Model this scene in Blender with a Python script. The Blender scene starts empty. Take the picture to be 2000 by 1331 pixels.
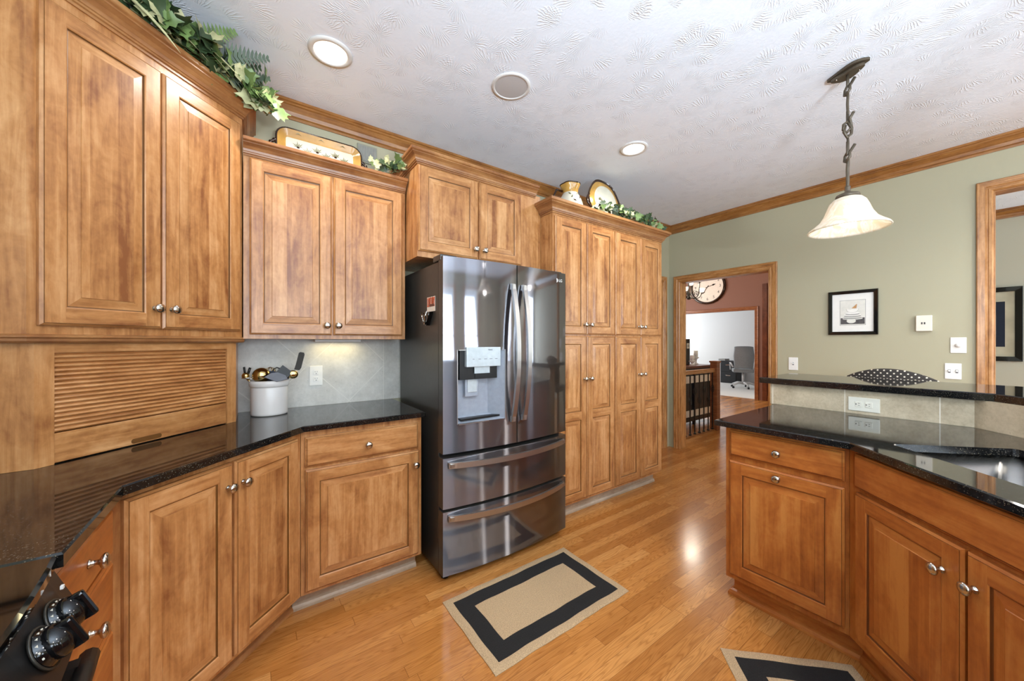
import bpy, bmesh, math, random
from mathutils import Vector, Matrix, Euler
random.seed(7)
SC = bpy.context.scene
COL = SC.collection
PI = math.pi

# ------------------------------------------------------------------ camera
cd = bpy.data.cameras.new('camera')
cam = bpy.data.objects.new('camera', cd); COL.objects.link(cam)
cd.sensor_fit = 'HORIZONTAL'; cd.sensor_width = 36.0
cd.lens = 707.0 / 2000 * 36
cd.shift_y = 2.4 / 2000
cd.clip_start = 0.02; cd.clip_end = 100
cam.location = (0, 0, 1.31)
cam.rotation_euler = (PI / 2, 0, -math.radians(35.568))
SC.camera = cam

# ------------------------------------------------------------------ world, light, exposure
W = bpy.data.worlds.new('sky'); SC.world = W; W.use_nodes = True
bg = W.node_tree.nodes['Background']
bg.inputs[0].default_value = (0.78, 0.89, 1.0, 1); bg.inputs[1].default_value = 2.0
SC.view_settings.view_transform = 'Standard'
SC.view_settings.look = 'None'
SC.view_settings.gamma = 1.0
SC.view_settings.use_curve_mapping = False
SC.view_settings.exposure = 0.08
try:
    SC.cycles.use_denoising = True
    SC.cycles.max_bounces = 10
    SC.cycles.diffuse_bounces = 6
    SC.cycles.glossy_bounces = 5
    SC.cycles.sample_clamp_indirect = 6.0
    SC.cycles.caustics_reflective = False
    SC.cycles.caustics_refractive = False
except Exception:
    pass

def area(name, loc, rot, sx, sy, power, col=(1, 1, 1)):
    l = bpy.data.lights.new(name, 'AREA'); l.shape = 'RECTANGLE'; l.size = sx; l.size_y = sy
    l.energy = power; l.color = col
    o = bpy.data.objects.new(name, l); COL.objects.link(o); o.location = loc; o.rotation_euler = rot
    return o
def lamp(name, loc, power, col=(1, .9, .75), r=.05, kind='POINT', rot=(0, 0, 0), angle=2.6):
    l = bpy.data.lights.new(name, kind); l.energy = power; l.color = col; l.shadow_soft_size = r
    if kind == 'SPOT': l.spot_size = angle; l.spot_blend = .6
    o = bpy.data.objects.new(name, l); COL.objects.link(o); o.location = loc; o.rotation_euler = rot
    return o
DAY = (.74, .87, 1.0)
TILT = PI / 2 + .42   # window lamps are tipped up to put more light on the ceiling
# daylight through the windows of the eating area behind the camera, and of the rooms beyond; the side one is added
area('daylight_window', (0.05, -3.72, 1.55), (TILT, 0, 0), 1.15, 1.5, 55, DAY)
area('daylight_window', (1.58, -3.72, 1.45), (TILT, 0, 0), .62, 1.9, 50, DAY)
area('daylight_window', (2.70, -3.72, 1.45), (TILT, 0, 0), .58, 1.9, 40, DAY)
area('daylight_corner_window', (4.27, -2.95, 1.45), (0, TILT, 0), 1.9, .6, 22, DAY)
area('added_side_light', (-.90, -1.30, 1.62), (0, -TILT - .35, 0), 1.1, 1.9, 140, (.66, .83, 1.0))  # added with an unseen side window to brighten ceiling and peninsula
area('daylight_dining_window', (5.9, -3.4, 1.5), (PI / 2, 0, 0), 1.2, 1.9, 100, DAY)
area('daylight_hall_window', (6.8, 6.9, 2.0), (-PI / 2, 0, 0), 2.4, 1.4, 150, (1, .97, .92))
area('daylight_office_window', (11.2, 7.9, 1.6), (-PI / 2, 0, 0), 2.6, 1.8, 75, (.95, .98, 1))
# ceiling downlights of the kitchen behind the camera
for p in ((1.2, -.9), (3.2, -.9), (0.6, -2.4), (2.8, -2.4)):
    lamp('downlight_bulb', (p[0], p[1], 2.70), 70, (1, .95, .88), .07, 'SPOT', (0, 0, 0), 2.8)

# ------------------------------------------------------------------ materials
def srgb(h):
    h = h.lstrip('#'); c = [int(h[i:i + 2], 16) / 255 for i in (0, 2, 4)]
    return tuple([(x / 12.92 if x <= .04045 else ((x + .055) / 1.055) ** 2.4) for x in c] + [1.0])
class NT:
    def __init__(s, name):
        s.m = bpy.data.materials.new(name); s.m.use_nodes = True
        s.t = s.m.node_tree; s.b = s.t.nodes['Principled BSDF']; s.out = s.t.nodes['Material Output']
    def n(s, typ, **kw):
        nd = s.t.nodes.new(typ)
        for k, v in kw.items(): setattr(nd, k, v)
        return nd
    def l(s, a, b): s.t.links.new(a, b)
    def val(s, sock, v):
        if hasattr(v, 'is_output') or hasattr(v, 'links'): s.l(v, sock)
        else: sock.default_value = v
    def math(s, op, a, b=None, c=None):
        nd = s.n('ShaderNodeMath', operation=op); s.val(nd.inputs[0], a)
        if b is not None: s.val(nd.inputs[1], b)
        if c is not None: s.val(nd.inputs[2], c)
        return nd.outputs[0]
    def vmath(s, op, a, b=None):
        nd = s.n('ShaderNodeVectorMath', operation=op); s.val(nd.inputs[0], a)
        if b is not None: s.val(nd.inputs[1], b)
        return nd.outputs[0]
    def coord(s, rand=True):
        tc = s.n('ShaderNodeTexCoord').outputs['Object']
        if not rand: return tc
        r = s.n('ShaderNodeObjectInfo').outputs['Random']
        k = s.n('ShaderNodeCombineXYZ'); q = s.math('MULTIPLY', r, 17.3)
        for i in range(3): s.l(q, k.inputs[i])
        return s.vmath('ADD', tc, k.outputs[0])
    def noise(s, vec, scale, detail=3, rough=.5, dist=0):
        nd = s.n('ShaderNodeTexNoise'); s.l(vec, nd.inputs['Vector'])
        nd.inputs['Scale'].default_value = scale; nd.inputs['Detail'].default_value = detail
        nd.inputs['Roughness'].default_value = rough; nd.inputs['Distortion'].default_value = dist
        return nd.outputs['Fac']
    def ramp(s, fac, stops):
        nd = s.n('ShaderNodeValToRGB'); s.l(fac, nd.inputs[0]); cr = nd.color_ramp
        while len(cr.elements) < len(stops): cr.elements.new(.5)
        for e, (p, c) in zip(cr.elements, stops): e.position = p; e.color = c
        return nd.outputs[0]
    def mix(s, fac, a, b, mode='MIX'):
        nd = s.n('ShaderNodeMix', data_type='RGBA', blend_type=mode); s.val(nd.inputs[0], fac)
        s.val(nd.inputs[6], a); s.val(nd.inputs[7], b); return nd.outputs[2]
    def color(s, c): s.val(s.b.inputs['Base Color'], c)
    def bump(s, h, strength=.3, dist=.01):
        nd = s.n('ShaderNodeBump'); s.l(h, nd.inputs['Height']); nd.inputs['Strength'].default_value = strength
        nd.inputs['Distance'].default_value = dist; s.l(nd.outputs[0], s.b.inputs['Normal'])
    def set(s, rough=None, metal=None, spec=None, **kw):
        if rough is not None: s.b.inputs['Roughness'].default_value = rough
        if metal is not None: s.b.inputs['Metallic'].default_value = metal
        if spec is not None: s.b.inputs['Specular IOR Level'].default_value = spec
        for k, v in kw.items(): s.b.inputs[k.replace('_', ' ')].default_value = v
        return s
def plain(name, hexc, rough=.5, metal=0, spec=.5, noise=.06, nscale=40, bump=0):
    t = NT(name); c = srgb(hexc); v = t.coord()
    f = t.noise(v, nscale, 3)
    lo = tuple([x * (1 - noise) for x in c[:3]] + [1]); hi = tuple([min(1, x * (1 + noise)) for x in c[:3]] + [1])
    t.color(t.ramp(f, [(.3, lo), (.7, hi)])); t.set(rough, metal, spec)
    if bump: t.bump(f, bump, .004)
    return t.m
def wood(name, dark, mid, light, axis, rough=.3, boards=0, blotch=.5, fine=1.0, bamp=.17):
    t = NT(name); v = t.coord()
    hi = (26, 26, 26); sc = list(hi)
    for a in axis: sc['xyz'.index(a)] = 1.6
    st = t.noise(t.vmath('MULTIPLY', v, tuple(sc)), 1.6 * fine, 6, .62, .6)
    sb = [4.5, 4.5, 4.5]
    for a in axis: sb['xyz'.index(a)] = 2.0
    bl = t.noise(t.vmath('MULTIPLY', v, tuple(sb)), 2.2, 4, .6, .8)
    fl = t.noise(v, 55, 2)
    f = t.math('ADD', t.math('MULTIPLY', st, 1 - blotch), t.math('MULTIPLY', bl, blotch))
    f = t.math('ADD', f, t.math('MULTIPLY', t.math('SUBTRACT', fl, .5), .08))
    md = t.noise(t.vmath('MULTIPLY', v, tuple([1.0 if a in axis else 1.8 for a in 'xyz'])), 16, 4, .65, 1.2)
    f = t.math('ADD', f, t.math('MULTIPLY', t.math('SUBTRACT', md, .5), .17))
    if boards:
        sx = t.n('ShaderNodeSeparateXYZ'); t.l(v, sx.inputs[0])
        k = t.math('FLOOR', t.math('DIVIDE', sx.outputs[0], boards))
        wn = t.n('ShaderNodeTexWhiteNoise', noise_dimensions='1D'); t.l(k, wn.inputs['W'])
        f = t.math('ADD', f, t.math('MULTIPLY', t.math('SUBTRACT', wn.outputs['Value'], .5), bamp))
    t.color(t.ramp(f, [(.33, srgb(dark)), (.5, srgb(mid)), (.66, srgb(light))]))
    t.set(rough); return t.m
M = {}
MD, MM, ML = '#7f4b27', '#ad7745', '#c99664'
M['wood_v'] = wood('maple_vertical', MD, MM, ML, 'z')
M['wood_h'] = wood('maple_horizontal', MD, MM, ML, 'x')
M['wood_p'] = wood('maple_panel', MD, MM, ML, 'z', boards=.078)
M['wood_t'] = wood('maple_trim', '#77492a', '#97663c', '#b0804f', 'xy')
M['glaze'] = plain('glaze_line', '#664019', .4)
PD, PM, PL = '#82421a', '#a55e28', '#ba783a'  # maple with the peninsula's dim light put into darker, redder colours
M['pen_v'] = wood('shaded_maple_vertical', PD, PM, PL, 'z')
M['pen_h'] = wood('shaded_maple_horizontal', PD, PM, PL, 'xy')
M['pen_p'] = wood('shaded_maple_panel', PD, PM, PL, 'z', boards=.072, bamp=.3)
M['pen_g'] = plain('shaded_glaze_line', '#5e3010', .4)
M['oak_v'] = wood('oak_vertical', '#7a4e28', '#ab7743', '#c69663', 'z', blotch=.35, fine=1.6)
M['oak_h'] = wood('oak_horizontal', '#7a4e28', '#ab7743', '#c69663', 'xy', blotch=.35, fine=1.6)
M['oak_red'] = wood('oak_reddish', '#6e4220', '#92602f', '#aa7743', 'xy', blotch=.35, fine=1.6)
M['oak_hall'] = wood('oak_hall', '#5e3018', '#86502e', '#a06a42', 'xy', blotch=.35, fine=1.6)
M['oak_dark'] = wood('cherry_rail', '#3c1d10', '#5e301b', '#7a452b', 'xyz', blotch=.4)
M['toe'] = wood('toe_kick_reflect_maple', '#8b7660', '#a8957f', '#bcab96', 'x')  # maple greyed, with reflected light put into the colour

def mat_floor():
    t = NT('oak_strip_floor'); v = t.n('ShaderNodeTexCoord').outputs['Object']
    sx = t.n('ShaderNodeSeparateXYZ'); t.l(v, sx.inputs[0]); X, Y = sx.outputs[0], sx.outputs[1]
    w = .0575
    yr = t.math('DIVIDE', Y, w); row = t.math('FLOOR', yr)
    w1 = t.n('ShaderNodeTexWhiteNoise', noise_dimensions='1D'); t.l(row, w1.inputs['W'])
    ln = t.math('ADD', t.math('MULTIPLY', w1.outputs['Value'], .55), .6)
    xr = t.math('ADD', t.math('DIVIDE', X, ln), t.math('MULTIPLY', w1.outputs['Value'], 41.7)); ix = t.math('FLOOR', xr)
    cb = t.n('ShaderNodeCombineXYZ'); t.l(row, cb.inputs[0]); t.l(ix, cb.inputs[1])
    w2 = t.n('ShaderNodeTexWhiteNoise', noise_dimensions='2D'); t.l(cb.outputs[0], w2.inputs['Vector'])
    tone = w2.outputs['Value']
    off = t.n('ShaderNodeCombineXYZ'); t.l(t.math('MULTIPLY', tone, 53.0), off.inputs[0]); t.l(t.math('MULTIPLY', tone, 91.0), off.inputs[1])
    vv = t.vmath('ADD', v, off.outputs[0])
    # flat-sawn figure: contour lines of a stretched noise
    fig = t.noise(t.vmath('MULTIPLY', vv, (.9, 11, 1)), 1.5, 2, .5)
    lines = t.math('ABSOLUTE', t.math('SINE', t.math('MULTIPLY', fig, 75.0)))
    lines = t.math('POWER', lines, .8)
    fine = t.noise(t.vmath('MULTIPLY', vv, (5, 150, 1)), 1.5, 4, .6)
    f = t.math('ADD', t.math('MULTIPLY', tone, .42), t.math('ADD', t.math('MULTIPLY', fine, .35), .06))
    base = t.ramp(f, [(.1, srgb('#9a5f2a')), (.42, srgb('#ba7c3e')), (.62, srgb('#ca8e4f')), (.85, srgb('#dcaa6c'))])
    c = t.mix(t.math('MULTIPLY', t.math('SUBTRACT', 1.0, lines), .5), base, srgb('#7a4515'))
    fy = t.math('FRACT', yr); fx = t.math('FRACT', xr)
    gy = t.math('LESS_THAN', t.math('MINIMUM', fy, t.math('SUBTRACT', 1.0, fy)), .014)
    gx = t.math('LESS_THAN', t.math('MINIMUM', fx, t.math('SUBTRACT', 1.0, fx)), .0013)
    gap = t.math('MAXIMUM', gy, gx)
    t.color(t.mix(t.math('MULTIPLY', gap, .6), c, srgb('#57300f')))
    t.set(.17, 0, .5)
    rr = t.math('ADD', .13, t.math('MULTIPLY', t.noise(v, 2.5, 3), .12)); t.l(rr, t.b.inputs['Roughness'])
    t.bump(t.math('ADD', t.math('MULTIPLY', t.noise(vv, 7, 2), .5), t.math('MULTIPLY', lines, .02)), .12, .006)
    return t.m
M['floor'] = mat_floor()

def mat_ceiling():
    t = NT('stomped_ceiling'); v = t.n('ShaderNodeTexCoord').outputs['Object']
    wob = t.n('ShaderNodeTexNoise'); t.l(v, wob.inputs['Vector']); wob.inputs['Scale'].default_value = 9
    v2 = t.vmath('ADD', v, t.vmath('MULTIPLY', t.vmath('SUBTRACT', wob.outputs['Color'], (.5, .5, .5)), (.05, .05, 0)))
    tot = None
    for k, sc in enumerate((8.0, 10.5)):
        vo = t.n('ShaderNodeTexVoronoi', voronoi_dimensions='2D'); t.l(t.vmath('ADD', v2, (3.3 * k, 1.7 * k, 0)), vo.inputs['Vector']); vo.inputs['Scale'].default_value = sc
        loc = t.vmath('SUBTRACT', t.vmath('ADD', v2, (3.3 * k, 1.7 * k, 0)), vo.outputs['Position'])
        s1 = t.n('ShaderNodeSeparateXYZ'); t.l(loc, s1.inputs[0])
        s2 = t.n('ShaderNodeSeparateXYZ'); t.l(vo.outputs['Color'], s2.inputs[0])
        ang = t.math('MULTIPLY', s2.outputs[0], 6.283)
        # fan of strokes: polar angle around an offset pivot
        px = t.math('ADD', s1.outputs[0], t.math('MULTIPLY', t.math('COSINE', ang), .07))
        py = t.math('ADD', s1.outputs[1], t.math('MULTIPLY', t.math('SINE', ang), .07))
        th = t.math('ARCTAN2', py, px)
        st = t.math('SINE', t.math('ADD', t.math('MULTIPLY', th, 46.0), t.math('MULTIPLY', t.noise(v, 40, 2), 7)))
        fall = t.math('SUBTRACT', 1.0, t.math('MULTIPLY', vo.outputs['Distance'], 1.7))
        fall = t.math('MAXIMUM', fall, 0.0)
        patch = t.math('GREATER_THAN', s2.outputs[1], .45)
        h = t.math('MULTIPLY', t.math('MULTIPLY', t.math('MAXIMUM', st, 0.1), fall), patch)
        tot = h if tot is None else t.math('ADD', tot, h)
    tot = t.math('ADD', tot, t.math('MULTIPLY', t.noise(v, 60, 3), .35))
    t.color(srgb('#eaf0f9')); t.set(.75)
    t.bump(tot, .45, .006); return t.m
M['ceiling'] = mat_ceiling()

def mat_granite():
    t = NT('black_granite'); v = t.coord(False)
    vo = t.n('ShaderNodeTexVoronoi'); t.l(v, vo.inputs['Vector']); vo.inputs['Scale'].default_value = 420
    n1 = t.noise(v, 260, 3, .7)
    s = t.n('ShaderNodeSeparateXYZ'); t.l(vo.outputs['Color'], s.inputs[0])
    spk = t.math('MULTIPLY', t.math('GREATER_THAN', s.outputs[0], .88), t.math('GREATER_THAN', n1, .52))
    base = t.ramp(n1, [(.35, srgb('#0a0a0b')), (.68, srgb('#1c1b1a'))])
    t.color(t.mix(spk, base, srgb('#5a5448'))); t.set(.045, 0, .6); return t.m
M['granite'] = mat_granite()

def mat_tile(name, rot, sx, sz, ox, oz, c0, c1, grout, vline=None, axis='x'):
    t = NT(name); v = t.coord(False); s = t.n('ShaderNodeSeparateXYZ'); t.l(v, s.inputs[0])
    a = t.math('SUBTRACT', s.outputs['xyz'.index(axis)], ox); b = t.math('SUBTRACT', s.outputs[2], oz)
    if rot:
        u = t.math('MULTIPLY', t.math('ADD', a, b), .70711); w = t.math('MULTIPLY', t.math('SUBTRACT', a, b), .70711)
    else: u, w = a, b
    def near(x, size, th):
        f = t.math('FRACT', t.math('DIVIDE', x, size)); m = t.math('MINIMUM', f, t.math('SUBTRACT', 1.0, f))
        return t.math('LESS_THAN', m, th / size)
    g = t.math('MAXIMUM', near(u, sx, .0024), near(w, sz, .0024))
    if vline is not None:
        left = t.math('LESS_THAN', s.outputs[0], vline)
        g = t.math('MULTIPLY', g, left)
        g = t.math('MAXIMUM', g, t.math('LESS_THAN', t.math('ABSOLUTE', t.math('SUBTRACT', s.outputs[0], vline)), .0024))
    n = t.noise(v, 9, 5, .62); n2 = t.noise(v, 70, 3, .6)
    f = t.math('ADD', t.math('MULTIPLY', n, .7), t.math('MULTIPLY', n2, .3))
    base = t.ramp(f, [(.36, srgb(c0)), (.64, srgb(c1))])
    pit = t.math('GREATER_THAN', t.noise(v, 120, 2), .69)
    base = t.mix(t.math('MULTIPLY', pit, .45), base, srgb('#8a7a66'))
    t.color(t.mix(g, base, srgb(grout))); t.set(.38)
    t.bump(t.math('SUBTRACT', 1.0, g), .25, .002); return t.m
M['tile_back'] = mat_tile('stone_tile_diagonal', True, .334, .334, .508, .927, '#bbb8b0', '#d2cfc7', '#d6d3ca', .728)
M['tile_bar'] = mat_tile('stone_tile_straight', False, .346, .40, .22, .80, '#a8977c', '#cbbb9f', '#ddd4c2', None, 'y')

def paint(name, hexc, rough=.6):
    t = NT(name); v = t.coord(False); t.color(srgb(hexc)); t.set(rough)
    t.bump(t.noise(v, 120, 3), .06, .003); return t.m
M['green'] = paint('sage_green_paint', '#aba58a')
M['red'] = paint('terracotta_paint', '#7e5341')
M['white_wall'] = paint('white_paint', '#dcdcda')
M['dining_wall'] = paint('beige_paint', '#b5b09c')

def mat_steel(name, c, rough, aniso=0.0):
    t = NT(name); t.color(srgb(c)); t.set(rough, 1.0)
    v = t.coord(False)
    f = t.noise(t.vmath('MULTIPLY', v, (2, 2, 500)), 1.0, 2)
    t.l(t.math('ADD', rough - .03, t.math('MULTIPLY', f, .06)), t.b.inputs['Roughness'])
    if aniso:
        t.b.inputs['Anisotropic'].default_value = aniso
        tg = t.n('ShaderNodeTangent', direction_type='RADIAL', axis='Z'); t.l(tg.outputs[0], t.b.inputs['Tangent'])
        t.b.inputs['Anisotropic Rotation'].default_value = .25
    return t.m
def mat_black_stainless():
    t = NT('black_stainless'); c = srgb('#94949a'); t.color(c); t.set(.05, 1.0); v = t.coord(False)
    an = t.n('ShaderNodeBsdfAnisotropic'); an.inputs['Color'].default_value = c
    an.inputs['Roughness'].default_value = .34; an.inputs['Anisotropy'].default_value = .95
    tg = t.n('ShaderNodeTangent', direction_type='RADIAL', axis='Z'); t.l(tg.outputs[0], an.inputs['Tangent'])
    an.inputs['Rotation'].default_value = ANISO_ROT
    mx = t.n('ShaderNodeMixShader'); mx.inputs[0].default_value = .55
    t.l(t.b.outputs[0], mx.inputs[1]); t.l(an.outputs[0], mx.inputs[2]); t.l(mx.outputs[0], t.out.inputs[0]); return t.m
ANISO_ROT = 0.0
M['bss'] = mat_black_stainless()
M['bss_side'] = plain('graphite_side_panel', '#4c4a47', .3, .55)
M['handle'] = mat_steel('brushed_handle_steel', '#b9b6b3', .36)
M['steel'] = mat_steel('sink_steel', '#b0aeaa', .2)
M['nickel'] = mat_steel('satin_nickel', '#c3bbb0', .18)
M['chrome'] = mat_steel('polished_steel', '#cdcac4', .08)
M['dispenser'] = plain('dispenser_plastic', '#989faa', .28, .15)
M['panel'] = plain('pale_control_panel', '#b9c2c6', .25, .2)
M['black'] = plain('black_plastic', '#101010', .4, 0, .4)
M['gblack'] = plain('glossy_black', '#0b0b0c', .08)
M['glass_black'] = plain('cooktop_glass', '#0a0a0a', .04, 0, .6)
M['rubber'] = plain('dark_gap', '#060606', .6)
M['iron'] = plain('wrought_iron', '#33302a', .42, .5)
M['bronze'] = plain('aged_bronze', '#54493b', .45, .4)
M['white'] = plain('white_plastic', '#eceae4', .35, noise=.02)
M['almond'] = plain('almond_plastic', '#e4dfcf', .35, noise=.02)
M['trimwhite'] = plain('white_trim_ring', '#d9d7d4', .5, noise=.02)
M['grille'] = plain('speaker_grille', '#bbb8b7', .7, nscale=400)
M['crock'] = plain('glazed_stoneware', '#d6d2ce', .22, noise=.03, nscale=8)
M['tan'] = plain('jute', '#b59a76', .95, noise=.3, nscale=260, bump=.8)
M['rugblack'] = plain('black_weave', '#161412', .95, noise=.4, nscale=260, bump=.8)
M['leafd'] = plain('leaf_dark', '#36472d', .42, noise=.4, nscale=18)
M['leafm'] = plain('leaf_green', '#647a45', .42, noise=.4, nscale=18)
M['leafc'] = plain('leaf_cream', '#b4b286', .5, noise=.3, nscale=25)
M['stem'] = plain('vine_stem', '#5e5a34', .6)
M['ochre'] = plain('ochre_glaze', '#b58a43', .15, noise=.25, nscale=12)
M['cream'] = plain('cream_glaze', '#cfc9b6', .15, noise=.06, nscale=12)
M['brown'] = plain('brown_glaze', '#2e1a0e', .12, noise=.3)
M['olive'] = plain('olive_paint', '#5b5a30', .3)
M['vent'] = plain('vent_grey', '#8d8b7c', .5)
M['paper'] = plain('mat_board', '#e9e7e0', .7, noise=.02)
M['art_dark'] = plain('print_charcoal', '#4b4747', .6, noise=.3, nscale=60)
M['art_grey'] = plain('print_grey', '#9a9994', .6)
M['art_light'] = plain('print_pale', '#dcdad0', .6)
M['art_orange'] = plain('print_tan', '#b98a58', .6)
M['art_sepia'] = plain('print_beige', '#b8b198', .7, noise=.15, nscale=6)
M['photo_red'] = plain('photo_autumn', '#c0522c', .3, noise=.6, nscale=90)
M['photo_dark'] = plain('photo_dark', '#5a2a1c', .3)
M['photo_white'] = plain('photo_paper', '#e8ddd0', .4)
M['chairgrey'] = plain('grey_leather', '#85888a', .4)
M['chairwhite'] = plain('white_frame', '#c9c9c9', .4)
M['carpet'] = plain('pale_carpet', '#c9c7c2', .95, noise=.1, nscale=200)
M['cabinet_black'] = plain('black_lacquer', '#15161b', .35)
M['file_black'] = plain('black_metal', '#1e2123', .4)
M['candle'] = plain('candle_wax', '#ece6da', .5, noise=.03)
M['gold'] = mat_steel('gold_toned_steel', '#c9ad72', .1)
M['navy'] = plain('navy_nylon', '#141a2a', .55, 0, .25)
M['greysil'] = plain('grey_silicone', '#6c6d72', .6, 0, .3)
M['olivemetal'] = plain('dark_nylon', '#36322c', .55, 0, .25)
M['sofa'] = plain('blue_grey_plastic', '#41506a', .4)
def emit(name, hexc, strength):
    t = NT(name); t.color(srgb(hexc)); t.b.inputs['Emission Color'].default_value = srgb(hexc)
    t.b.inputs['Emission Strength'].default_value = strength
    t.set(.5); return t.m
M['lens'] = emit('lit_lens', '#fff3e0', 3.5)
M['bulb'] = emit('lit_bulb', '#fff4e4', 5.0)
M['cupglass'] = emit('lit_glass_cup', '#fff0dc', 1.6)
def mat_alabaster():
    t = NT('alabaster_glass'); v = t.coord(False)
    f = t.noise(v, 9, 4, .55, 2.5)
    c = t.ramp(f, [(.38, srgb('#e4d8c0')), (.5, srgb('#f4efe5')), (.6, srgb('#e9dfcd'))])
    t.color(c); t.set(.25)
    t.b.inputs['Subsurface Weight'].default_value = 0
    tr = t.n('ShaderNodeBsdfTranslucent'); t.l(c, tr.inputs[0])
    mx = t.n('ShaderNodeMixShader'); mx.inputs[0].default_value = .4
    t.l(t.b.outputs[0], mx.inputs[1]); t.l(tr.outputs[0], mx.inputs[2]); t.l(mx.outputs[0], t.out.inputs[0])
    return t.m
M['alabaster'] = mat_alabaster()
def mat_dots():
    t = NT('polka_dot_fabric'); v = t.coord(False)
    s = t.n('ShaderNodeSeparateXYZ'); t.l(v, s.inputs[0])
    a = t.math('DIVIDE', s.outputs[0], .03); b = t.math('DIVIDE', s.outputs[2], .018)
    row = t.math('FLOOR', b); a = t.math('ADD', a, t.math('MULTIPLY', t.math('MODULO', row, 2.0), .5))
    fa = t.math('SUBTRACT', t.math('FRACT', a), .5); fb = t.math('SUBTRACT', t.math('FRACT', b), .5)
    d = t.math('ADD', t.math('MULTIPLY', t.math('MULTIPLY', fa, fa), .0009), t.math('MULTIPLY', t.math('MULTIPLY', fb, fb), .000324))
    dot = t.math('LESS_THAN', d, .0043 ** 2)
    t.color(t.mix(dot, srgb('#2b2622'), srgb('#c9bfae'))); t.set(.9); return t.m
M['dots'] = mat_dots()

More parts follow.
